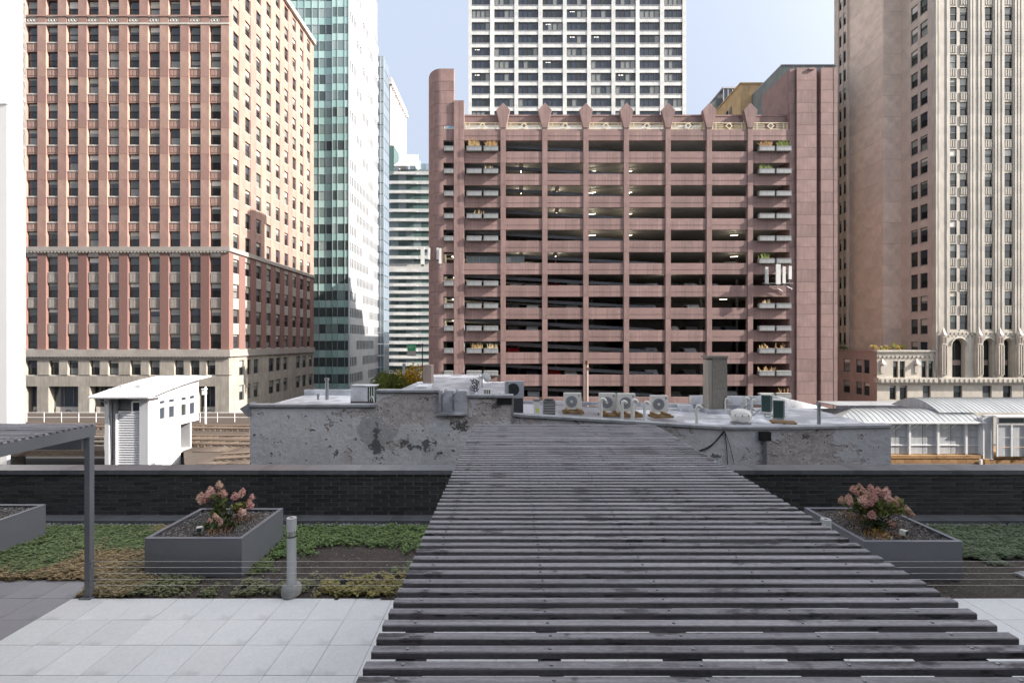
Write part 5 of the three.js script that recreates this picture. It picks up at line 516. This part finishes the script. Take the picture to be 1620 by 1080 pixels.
// ---------------------------------------------------------------- terrace
const inst = (name, label, geo, m, list, parent) => { const o = new THREE.InstancedMesh(geo, m, list.length); o.name = parent ? name : nm(name); const q = new THREE.Object3D(), c = new THREE.Color(); list.forEach((e, i) => { q.position.set(...e.p); q.rotation.set(...(e.r ?? [0, 0, 0])); q.scale.set(...(e.s ?? [1, 1, 1])); q.updateMatrix(); o.setMatrixAt(i, q.matrix); if (e.c) o.setColorAt(i, c.setRGB(...e.c)); }); o.castShadow = o.receiveShadow = true; (parent ?? scene).add(o); return ud(o, label, null, null, 'stuff'); };
{
  const tPav = tex(512, 512, (u, v) => { const b = fbm(u, v, 5, 5, 91, 5, .6), f = fbm(u, v, 90, 90, 93, 2), s = ss(.62, .74, fbm(u, v, 3, 3, 97, 5, .62)); const c = .93 + .05 * b + .05 * (f - .5) - .07 * s; return [c, c, c]; }, 3.3);
  const tr = struct('terrace_floor', boxG(32, .5, 13), mat('grit and dirt under the pavers', '#5c5954', .95, { map: tFine }), [0, -.31, -5.6], 'roof terrace slab carrying the pavers'); tr.position.set(0, -.32, -5.9);
  const pavM = ['#e2e2e1', '#e0e0df', '#e4e4e2', '#e1e0df'].map((c, i) => { const t = tPav.clone(); t.offset.set(i * .31, i * .57); t.needsUpdate = true; return mat('pale paver ' + i, c, .75, { map: t, bumpMap: bFine, bumpScale: .002 }); });
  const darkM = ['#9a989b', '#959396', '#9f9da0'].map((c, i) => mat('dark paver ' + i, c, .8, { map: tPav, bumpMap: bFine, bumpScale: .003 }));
  const E = 7.95, P = .61, pg = boxG(P - .007, .05, P - .007);
  const r = rng(5);
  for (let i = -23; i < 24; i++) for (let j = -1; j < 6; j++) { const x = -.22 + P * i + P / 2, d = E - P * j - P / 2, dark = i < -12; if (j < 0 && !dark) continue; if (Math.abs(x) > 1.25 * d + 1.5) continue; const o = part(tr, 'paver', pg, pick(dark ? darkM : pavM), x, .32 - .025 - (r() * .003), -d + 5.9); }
  bx(tr, 'paver_field', -14, 14, -.06, -.008, .6, E - P * 6 - .01, pavM[0]);
  // soil bed, slightly uneven
  const sg = new THREE.PlaneGeometry(30, 3.4, 300, 50).rotateX(-Math.PI / 2), po = sg.attributes.position, uv = sg.attributes.uv; for (let i = 0; i < po.count; i++) { const x = po.getX(i), z = po.getZ(i); po.setY(i, -.02 + .07 * fbm(x / 30 + .5, z / 3.4 + .5, 60, 7, 61, 4, .6) - .03); uv.setXY(i, x, z); } sg.computeVertexNormals();
  const soilT = tex(512, 512, (u, v) => { const a = fbm(u, v, 60, 60, 63, 3, .8), b = fbm(u, v, 6, 6, 65, 4); const c = .55 + .4 * a + .2 * (b - .5); const chip = a > .72 ? .25 : 0; return [c + chip, c * .98 + chip, c * .95 + chip]; }, 1.6);
  struct('soil_bed', sg, mat('dark soil', '#635b56', .98, { map: soilT, bumpMap: bFine, bumpScale: .03 }), [0, -.0, -9.6], 'dark soil bed of the planted roof');
  // low planting: tufts with a density that follows the beds in the photograph
  const tuft = (() => { const q = rng(12), P2 = []; for (let i = 0; i < 16; i++) { const a = q() * 6.28, rad = .055 * Math.sqrt(q()), x = Math.cos(a) * rad, z = Math.sin(a) * rad, y = .015 + .05 * q(), s = .014 + .014 * q(), yaw = q() * 6.28, pit = -.9 + q() * 1.2, dx = Math.cos(yaw), dz = Math.sin(yaw); const v = [[x - dx * s, y - s * pit * .5, z - dz * s], [x - dz * s * .55, y, z + dx * s * .55], [x + dx * s, y + s * pit * .5 + .006, z + dz * s], [x + dz * s * .55, y + .002, z - dx * s * .55]]; for (const k of [0, 1, 2, 0, 2, 3]) P2.push(...v[k]); } const g = new THREE.BufferGeometry(); g.setAttribute('position', new THREE.Float32BufferAttribute(P2, 3)); g.computeVertexNormals(); return g; })();
  const list = [], q = rng(99), N2 = (x, d, s, k) => fbm(x / 30 + .5, d / 15, 30 * k, 15 * k, s, 4, .6);
  const inPlanter = (x, d) => (x > -6.93 && x < -5.0 && d > 8.62 && d < 10.35) || (x > 6.42 && x < 8.36 && d > 8.48 && d < 10.4) || (x > -12.5 && x < -10.5 && d > 8.6 && d < 10.6);
  for (let i = 0; i < 60000; i++) { const x = -14 + 28 * q(), d = 8.0 + 2.95 * q(); if (inPlanter(x, d) || (x < -7.5 && d < 8.55)) continue; const n = N2(x, d, 111, 1) - .5, n2 = N2(x, d, 115, 4) - .5; let dn = 0, c = [.065, .1, .03], hgt = 1;
    if (x < -7.6) { dn = 1; const gr = ss(-.12, .25, (d - 9.5) * .45 + n * 1.6 + (x < -9 ? .15 : -.15)); c = [.15 - .08 * gr, .13 - .015 * gr, .055 - .02 * gr]; }
    else if (x < -6.6) { dn = 1.0 + n; const gr = ss(-.1, .2, n * 1.4 + n2 * .8 + (d - 9.6) * .12); c = [.13 - .05 * gr, .12 - .02 * gr, .055 - .015 * gr]; if (d < 8.35) dn = .9; }
    else if (x < -1.0) { const soil = Math.exp(-(((x + 3.3) / 1.7) ** 2 + ((d - 9.15) / .8) ** 2)) * 1.9; dn = 1.0 - soil + n * 1.6 + n2 * .7; if (d < 8.75) { dn = d < 8.4 ? .45 + n2 * 3 + n : -.05 + n2 * 2; c = x > -3.4 ? [.12, .125, .035] : [.085, .105, .045]; hgt = 1.15; } else if (d > 9.3) c = [.06, .11, .028]; }
    else { dn = (d > 9.4 ? 1.0 : -.2) + n * 1.6 + n2 * .6 - (d < 9.0 ? .25 : 0); c = [.05, .085, .035]; if (x > 11 && d < 9) { dn = .5 + n2 * 2; } }
    if (q() > dn * .8) continue; const v = .75 + .55 * q(), s = (.65 + .75 * q()) * hgt; list.push({ p: [x, -.03 + .045 * q(), -d], r: [0, q() * 6.28, 0], s: [s, s * (.8 + .7 * q()), s], c: [c[0] * v * 2.1, c[1] * v * 1.75 * (.94 + .12 * q()), c[2] * v * 1.9] }); }
  inst('ground_cover', 'low green and straw-coloured ground cover between the planters', tuft, mat('ground cover leaves', '#ffffff', .75, { side: THREE.DoubleSide, phys: true, transmission: .15 }), list);
  const peb = []; for (let i = 0; i < 4200; i++) { const v = .1 + .3 * q() ** 2; peb.push({ p: [-14 + 28 * q(), .0 + .03 * q(), -(10.93 + .24 * q())], r: [q() * 3, q() * 3, q() * 3], s: [.02 + .018 * q(), .012 + .01 * q(), .018 + .015 * q()], c: [v, v, v * 1.05] }); } for (let i = 0; i < 1600; i++) { const v = .12 + .3 * q(); peb.push({ p: [-7 + 20 * q(), .015 * q() - .005, -(8.0 + 2.9 * q())], r: [q() * 3, q() * 3, q() * 3], s: [.012, .008, .012], c: [v, v * .97, v * .92] }); }
  inst('gravel', 'grey pebble strip along the foot of the brick parapet', new THREE.IcosahedronGeometry(1, 0), mat('pebbles', '#ffffff', .9), peb);
  // scattered stones at the right end of the bed and a drain
  { const o = thing('concrete_paver', 'small loose concrete paver lying in the soil beside the dark right planter', 'paver', [WX(1612, 8.7), .0, -8.65]); part(o, 'slab', boxG(.4, .05, .3), darkM[1], .3, .025, 0); part(o, 'chipped_edge', boxG(.1, .04, .28), darkM[2], .05, .02, .01); }
  { const o = thing('roof_drain', 'round black drain dome in the planted bed beside the bollard', 'drain', [WX(543, 8.35), 0, -8.35]); part(o, 'dome', new THREE.SphereGeometry(.1, 16, 8, 0, 6.28, 0, 1.57), M.black); for (let i = 0; i < 8; i++) part(o, 'rib', new THREE.TorusGeometry(.102, .008, 4, 10, Math.PI).rotateY(i * .39), M.black); }
}
// ---------------------------------------------------------------- brick parapet
{
  const D = 11.45, t = thing('brick_parapet', 'long black brick parapet wall with grey metal coping', 'wall', [0, -.05, -11.7]); const xs = 16, bl = .4064, bh = .1022;
  const brM = ['#434347', '#3c3c40', '#49494d', '#38383c', '#4c4c4f'].map((c, i) => mat('black brick ' + i, c, .5, { map: tFine, bumpMap: bFine, bumpScale: .004 })), mort = mat('grey mortar', '#c2beb7', .95, { map: tFine });
  bx(t, 'core', -xs, xs, -.05, 1.14, D + .012, D + .42, mort); const g = boxG(bl - .018, bh - .018, .06), rest = brM.map(() => []), r = rng(77); let n = 0;
  for (let j = 0; j < 10; j++) for (let i = -39; i < 39; i++) { const x = i * bl + (j % 2 ? bl / 2 : 0), y = .12 + bh * (j + .5), k = Math.floor(r() * 5), dz = r() * .004; const shown = (x > -8.6 && x < -1.35) || (x > 5.4 && x < 10.3); if (shown && n < 300) { wp(t, 'brick', g, brM[k], x, y, -(D + .03) + dz); n++; } else rest[k].push(bat(bl - .018, bh - .018, .06, x, y + .05, -(D + .03) + dz + 11.7)); }
  rest.forEach((a, k) => { if (a.length) ud(part(t, 'brick_courses', merge(a), brM[k]), null, null, null, 'stuff'); });
  const cm = mat('grey metal coping', '#7c7f85', .4, { metalness: .35, map: tStreak }); for (let i = 0; i < 13; i++) { const a = -xs + i * 2.44; bx(t, 'coping', a, a + 2.434, 1.165, 1.235, D - .05, D + .47, cm); bx(t, 'coping_lip', a, a + 2.434, 1.13, 1.165, D - .05, D - .03, cm); }
  for (let i = 0; i < 13; i++) { const a = -xs + i * 2.44 + .9; bx(t, 'base_ledge', a, a + 2.43, -.05, .1, D - .32, D + .02, mat('grey base flashing', '#77797d', .5, { metalness: .2, map: tStreak })); }
}
// ---------------------------------------------------------------- pergolas
const slatM = ['#b9b7bb', '#b1afb3', '#bfbdc0', '#aaa8ab', '#b6b4b8', '#c4c2c5', '#a4a2a6'].map((c, i) => { const t = tGrain.clone(); t.offset.set(i * .27, i * .143); t.needsUpdate = true; return mat('weathered slat ' + i, c, .8, { map: t, bumpMap: t, bumpScale: .003 }); });
function pergola(t, x0, x1, dFar, dNear, top, beams, gm) {
  const r = rng(Math.round(x0 * 100) + 900), pitch = .1016, w = .052, h = .034, L = x1 - x0, sg = cached('slat' + L.toFixed(3), () => { const s = new THREE.Shape(), b = .004; s.moveTo(-w / 2 + b, -h / 2); s.lineTo(w / 2 - b, -h / 2); s.lineTo(w / 2, -h / 2 + b); s.lineTo(w / 2, h / 2 - b); s.lineTo(w / 2 - b, h / 2); s.lineTo(-w / 2 + b, h / 2); s.lineTo(-w / 2, h / 2 - b); s.lineTo(-w / 2, -h / 2 + b); const g = new THREE.ExtrudeGeometry(s, { depth: L, bevelEnabled: false, steps: 1 }); g.translate(0, 0, -L / 2); g.rotateY(Math.PI / 2); const p = g.attributes.position, n = g.attributes.normal, uv = g.attributes.uv; for (let i = 0; i < p.count; i++) uv.setXY(i, p.getX(i), Math.abs(n.getY(i)) > .5 ? p.getZ(i) : p.getY(i) + .06); return g; });
  for (let d = dFar, i = 0; d > dNear; d -= pitch, i++) { const m = wp(t, 'slat', sg, slatM[Math.floor(r() * 7)], (x0 + x1) / 2 + (r() - .5) * .01, top - h / 2 + (r() - .5) * .003, -d + w / 2 + (r() - .5) * .008); m.rotation.y = (r() - .5) * .003; m.rotation.z = i % 2 ? Math.PI * 0 : 0; const sc = []; for (const b of beams) sc.push(cylG(.007, .009, .006, 8).clone().translate(b + (r() - .5) * .02 - (x0 + x1) / 2, h / 2 + .002, (r() - .5) * .012).toNonIndexed()); part(m, 'screws', merge(sc), M.galv); }
  for (const b of beams) bx(t, 'beam', b - .045, b + .045, top - h - .2, top - h - .002, dNear, dFar - .005, gm);
}
{
  const top = 2.975, grey = mat('grey painted steel', '#6f7277', .5, { metalness: .2 }), t = thing('pergola', 'dark weathered slatted pergola roof spanning the terrace in the middle', 'pergola', [.9, 0, -5]);
  pergola(t, -.65, 2.44, 7.97, 1.45, top, [-.49, .18, .83, 1.48, 2.14], mat('dark beam', '#5b585e', .8, { map: tGrain }));
  for (const d of [7.6, 2.1]) bx(t, 'cross_beam', -.62, 2.41, top - .46, top - .237, d - .06, d + .06, grey); for (const x of [-.5, 2.28]) for (const d of [7.6, 2.1]) bx(t, 'post', x - .08, x + .08, 0, top - .462, d - .08, d + .08, grey);
  const t2 = thing('pergola', 'grey slatted pergola with steel corner post over the dark pavers', 'pergola', [-9.2, 0, -5]); const g2 = mat('grey painted steel light', '#85888d', .5, { metalness: .2, map: tMottle });
  pergola(t2, -11.6, -7.24, 8.06, 3.2, top, [-11.4, -10.4, -9.4, -8.4], g2); bx(t2, 'edge_beam', -7.33, -7.24, top - .21, top - .036, 3.2, 8.06, g2); bx(t2, 'edge_beam', -11.6, -7.34, top - .42, top - .238, 7.9, 8.04, g2); bx(t2, 'post', -7.335, -7.245, 0, top - .212, 7.95, 8.04, g2); bx(t2, 'post', -11.6, -11.44, 0, top - .452, 7.89, 8.05, g2); bx(t2, 'base_plate', -7.39, -7.19, 0, .015, 7.9, 8.09, g2); for (const h of [.55, .62]) bx(t2, 'cable_anchor', -7.244, -7.22, h - .02, h + .02, 7.95, 7.99, M.galv);
  const cab = (label, x0, x1) => { const o = thing('cable_railing', label, 'railing', [(x0 + x1) / 2, 0, -7.97]); for (let i = 0; i < 5; i++) { const c = part(o, 'cable', cached('cab' + (x1 - x0).toFixed(2), () => new THREE.CylinderGeometry(.0026, .0026, x1 - x0, 6).rotateZ(Math.PI / 2)), M.acWhite, 0, .215 + i * .102, 0); for (const s of [-1, 1]) part(c, 'turnbuckle', cached('tb', () => new THREE.CylinderGeometry(.008, .008, .12, 8).rotateZ(Math.PI / 2)), M.galv, s * ((x1 - x0) / 2 - .07), 0, 0); } return o; };
  cab('thin steel cable railing from the grey corner post past the bollard', -7.22, -.6); const rc = cab('thin steel cable railing in front of the dark right planter', 2.36, 12.9); for (const x of [-.58, 2.34]) { } 
  const pp = thing('railing_post', 'slim grey post under the pergola edge holding the left cables', 'post', [-.56, 0, -7.97]); part(pp, 'post', boxG(.06, .8, .06), g2, 0, .4, 0); part(pp, 'foot', boxG(.14, .012, .14), g2, 0, .006, 0); const p2 = thing('railing_post', 'slim grey post under the pergola edge holding the right cables', 'post', [2.32, 0, -7.97]); part(p2, 'post', boxG(.06, .8, .06), g2, 0, .4, 0); part(p2, 'foot', boxG(.14, .012, .14), g2, 0, .006, 0); const p3 = thing('railing_post', 'slim grey post at the far right end of the cables', 'post', [12.94, 0, -7.97]); part(p3, 'post', boxG(.06, .8, .06), g2, 0, .4, 0); part(p3, 'foot', boxG(.14, .012, .14), g2, 0, .006, 0);
}
// ---------------------------------------------------------------- bollards
const lensM = mat('lamp lens', '#cfd6cf', .15, { phys: true, transmission: .6, thickness: .02 });
for (const [l, p, d] of [['grey bollard light on a concrete foot beside the left cable railing', 461, 8.06], ['grey bollard light half hidden by the pergola slats, beside the dark planter', 1307, 8.0]]) { const o = thing('bollard_light', l, 'bollard', [WX(p, d), 0, -d]), bm = mat('bollard aluminium', '#b9bcbe', .4, { metalness: .3 }), cm = mat('cast concrete foot', '#a5a5a3', .9, { map: tFine });
  part(o, 'foot', cached('bft', () => new THREE.LatheGeometry([[0, 0], [.155, 0], [.165, .03], [.165, .13], [.14, .18], [.1, .2], [0, .2]].map(p => new THREE.Vector2(...p)), 28)), cm); part(o, 'shaft', cylG(.075, .08, .83, 24), bm, 0, .6, 0); part(o, 'collar', cylG(.082, .082, .015, 24), M.frameDark, 0, 1.02, 0); const ln = part(o, 'lens', cylG(.07, .07, .1, 24), lensM, 0, 1.07, 0); part(ln, 'reflector', cylG(.02, .055, .09, 16), M.railTop); for (let i = 0; i < 3; i++) part(o, 'strut', boxG(.01, .1, .01), bm, Math.cos(i * 2.1) * .07, 1.07, Math.sin(i * 2.1) * .07); part(o, 'head', cylG(.083, .083, .2, 24), bm, 0, 1.22, 0); part(o, 'cap', cylG(.08, .083, .02, 24), bm, 0, 1.33, 0); part(o, 'cap_slot', boxG(.06, .004, .03), M.frameDark, 0, 1.342, 0); }
// ---------------------------------------------------------------- planters and their plants
const plM = mat('grey powder-coated planter', '#85878f', .42, { map: tMottle, bumpMap: bFine, bumpScale: .001 }), soilM = mat('planter mulch', '#6b6059', .98, { map: tFine, bumpMap: bFine, bumpScale: .02 });
function planter(label, x0, x1, d0, d1, h = .7) { const t = thing('planter', label, 'planter', [(x0 + x1) / 2, 0, -(d0 + d1) / 2]), k = .045; bx(t, 'front_panel', x0, x1, .0, h, d0, d0 + k, plM); bx(t, 'rear_panel', x0, x1, .0, h, d1 - k, d1, plM); bx(t, 'side_panel', x0, x0 + k, .0, h, d0 + k, d1 - k, plM); bx(t, 'side_panel', x1 - k, x1, .0, h, d0 + k, d1 - k, plM);
  for (const [a, b, c, e] of [[x0 - .004, x1 + .004, d0 - .004, d0 + .07], [x0 - .004, x1 + .004, d1 - .07, d1 + .004], [x0 - .004, x0 + .07, d0 + .07, d1 - .07], [x1 - .07, x1 + .004, d0 + .07, d1 - .07]]) bx(t, 'rim', a, b, h, h + .018, c, e, plM);
  const g = new THREE.PlaneGeometry(x1 - x0 - .1, d1 - d0 - .1, 40, 40).rotateX(-Math.PI / 2), p = g.attributes.position; for (let i = 0; i < p.count; i++) p.setY(i, .07 * fbm(p.getX(i) / 4 + .5, p.getZ(i) / 4 + .5, 14, 14, 5, 4, .6)); g.computeVertexNormals(); part(t, 'soil', g, soilM, 0, h - .1, 0);
  const r = rng(Math.round(x0 * 50) + 500), li = []; for (let i = 0; i < 2600; i++) { const v = .05 + .26 * r() ** 1.6; li.push({ p: [(r() - .5) * (x1 - x0 - .14), h - .055 + .045 * r(), (r() - .5) * (d1 - d0 - .14)], r: [r() * .8, r() * 6.28, r() * .8], s: [.018 + .03 * r(), .004 + .004 * r(), .008 + .01 * r()], c: [v * 1.05, v, v * .96] }); } inst('mulch_chips', null, boxG(1, 1, 1), mat('mulch chips', '#ffffff', .95), li, t); return t; }
planter('long grey planter with a sparse pink hydrangea, beside the grey corner post', -6.88, -5.06, 8.68, 10.25); planter('grey planter with a full pink hydrangea beside the pergola roof', 6.49, 8.30, 8.54, 10.3); planter('grey planter with bare mulch at the end of the planted bed by the dark pavers', -12.4, -10.56, 8.75, 10.5);
const headG = [0, 1, 2].map(k => { const r = rng(300 + k), a = []; for (let i = 0; i < 190; i++) { const t = r(), an = r() * 6.28, rad = (.075 * Math.sin(Math.PI * Math.pow(t, .75) * .92 + .2)) * (.75 + .3 * r()), x = Math.cos(an) * rad, z = Math.sin(an) * rad, y = t * .17 - .05, s = .013 + .008 * r(); const d = new THREE.Vector3(r() - .5, r() - .5, r() - .5).normalize(), e = new THREE.Vector3(x, .03, z).cross(d).normalize(); a.push([x, y, z, d, e, s]); } const P = []; for (const [x, y, z, d, e, s] of a) { const v = [[x - d.x * s, y - d.y * s, z - d.z * s], [x + e.x * s, y + e.y * s, z + e.z * s], [x + d.x * s, y + d.y * s, z + d.z * s], [x - e.x * s, y - e.y * s, z - e.z * s]]; for (const q of [0, 1, 2, 0, 2, 3]) P.push(...v[q]); } const g = new THREE.BufferGeometry(); g.setAttribute('position', new THREE.Float32BufferAttribute(P, 3)); g.computeVertexNormals(); return g; });
const petalM = ['#d2a298', '#c8978d', '#d8b0a2', '#c09c88', '#cfae98'].map((c, i) => mat('dried pink petals ' + i, c, .85, { side: THREE.DoubleSide, phys: true, transmission: .2 })), hyLeaf = ['#5d6d2e', '#77793a', '#49592c'].map((c, i) => mat('hydrangea leaf ' + i, c, .7, { side: THREE.DoubleSide, phys: true, transmission: .2 }));
function hydrangea(label, cx, y, d, heads, seed, leaves) { const t = thing('hydrangea', label, 'plant', [cx, y, -d]), r = rng(seed), st = []; heads.forEach(([x, h, z, s], i) => { st.push(new THREE.TubeGeometry(new THREE.CatmullRomCurve3([new THREE.Vector3(x * .1, -.05, z * .1), new THREE.Vector3(x * .5, h * .5, z * .5), new THREE.Vector3(x, h - .03, z)]), 8, .006, 5).toNonIndexed()); const m = part(t, 'flower_head', headG[i % 3], petalM[Math.floor(r() * 5)], x, h, z, r() * 6); m.scale.setScalar(s); m.rotation.z = -x * .6 * r(); m.rotation.x = z * .5; });
  part(t, 'stems', merge(st), M.timberDark); leaves.forEach(([n, rx2, ry2, rz2, cy, ox, oz], i) => part(t, 'foliage', leafBall(seed + i * 3, n, rx2, ry2, rz2, .05, cy), hyLeaf[i % 3], ox, 0, oz)); return t; }
{ const r = rng(41), hr = []; // full shrub on the right
  [[1332, 793], [1343, 789], [1351, 776], [1357, 780], [1364, 792], [1367, 779], [1374, 786], [1378, 773], [1383, 789], [1390, 777], [1377, 796], [1398, 783], [1405, 788], [1412, 794], [1421, 792], [1403, 779], [1412, 810], [1424, 805], [1435, 807], [1384, 807], [1380, 816], [1442, 815], [1413, 832], [1418, 798], [1346, 796], [1370, 800], [1408, 800], [1360, 774], [1386, 781], [1427, 810]].forEach(([p, y], i) => { const d = 9.05 + .5 * r() + (y < 785 ? .25 : -.1); hr.push([WX(p, d) - 7.25, WY(y, d) - .66, -(d - 9.3), .72 + .32 * r()]); });
  hydrangea('full hydrangea shrub with many dusty pink flower heads in the right planter', 7.25, .66, 9.3, hr, 71, [[520, .5, .26, .4, .42, 0, 0], [300, .35, .2, .3, .5, .15, .1], [160, .3, .1, .3, .1, 0, .1]]);
  const hl = []; [[346, 769], [332, 779], [317, 789], [325, 791], [336, 785], [348, 781], [353, 783], [383, 779], [380, 784], [398, 788], [371, 787], [395, 801], [383, 812], [332, 826], [346, 825], [340, 818], [349, 829], [318, 794], [326, 787], [394, 796]].forEach(([p, y]) => { const d = 9.3 + .45 * r() - (y > 810 ? .45 : 0); hl.push([WX(p, d) + 5.8, WY(y, d) - .66, -(d - 9.4), .7 + .4 * r()]); });
  hydrangea('sparse hydrangea with faded pink flower heads in the left planter', -5.8, .66, 9.4, hl, 81, [[220, .22, .28, .25, .38, -.18, 0], [150, .2, .16, .2, .38, .35, 0], [260, .4, .1, .3, .12, 0, .1]]);
  // withered perennials around them
  const wm = [mat('withered stem', '#8c7058', .95, { side: THREE.DoubleSide }), mat('withered pink stem', '#96706a', .95, { side: THREE.DoubleSide }), mat('withered ochre stem', '#a5824a', .95, { side: THREE.DoubleSide })]; const low = (l, p, y, d, n, h, sp, i, k) => { const o = thing('withered_perennial', l, 'plant', [WX(p, d), .64, -d]), g = bladeG(n, h, sp, 600 + i, .35); g.scale(.45, .8, 1.2); part(o, 'stems', g, wm[k]); part(o, 'dead_leaves', leafBall(610 + i, 140, sp * .45, h * .35, sp * .5, .022, h * .4), wm[k]); };
  low('withered brown perennial under the sparse hydrangea', 352, 820, 9.15, 90, .2, .9, 1, 0); low('withered brown perennial at the rear of the sparse hydrangea planter', 385, 812, 9.7, 70, .18, .9, 2, 0); low('withered ochre perennial in front of the full hydrangea', 1378, 828, 9.0, 90, .18, 1.1, 3, 2); low('withered brown perennial behind the full hydrangea', 1350, 815, 9.8, 70, .2, 1, 4, 0);
  for (const [l, p, y, d] of [['small square uplight in the sparse hydrangea planter', 315, 843, 8.95], ['small square uplight at the front of the full hydrangea planter', 1430, 850, 8.8], ['small square uplight behind the full hydrangea', 1402, 822, 9.6]]) { const o = thing('uplight', l, 'lamp', [WX(p, d), .65, -d]); o.rotation.y = .5; part(o, 'head', boxG(.1, .09, .1), M.acWhite, 0, .13, 0); part(o, 'lens', boxG(.08, .07, .01), M.frameDark, 0, .13, .053); part(o, 'stake', cylG(.012, .012, .12, 8), M.frameDark, 0, .06, 0); part(o, 'bracket', boxG(.025, .08, .06), M.galv, .06, .12, 0); }
  { const o = thing('wire_ornament', 'round black wire ornament in the mulch before the full hydrangea', 'ornament', [WX(1372, 8.95), .66, -8.95]); for (let i = 0; i < 4; i++) part(o, 'hoop', new THREE.TorusGeometry(.09, .006, 5, 20).rotateY(i * .78), M.black, 0, .09, 0); part(o, 'stake', cylG(.006, .006, .12, 6), M.black, 0, 0, 0); }
}
scene.traverse(o => { if (o.isMesh) { o.castShadow = true; o.receiveShadow = true; } });
renderer.render(scene, camera);
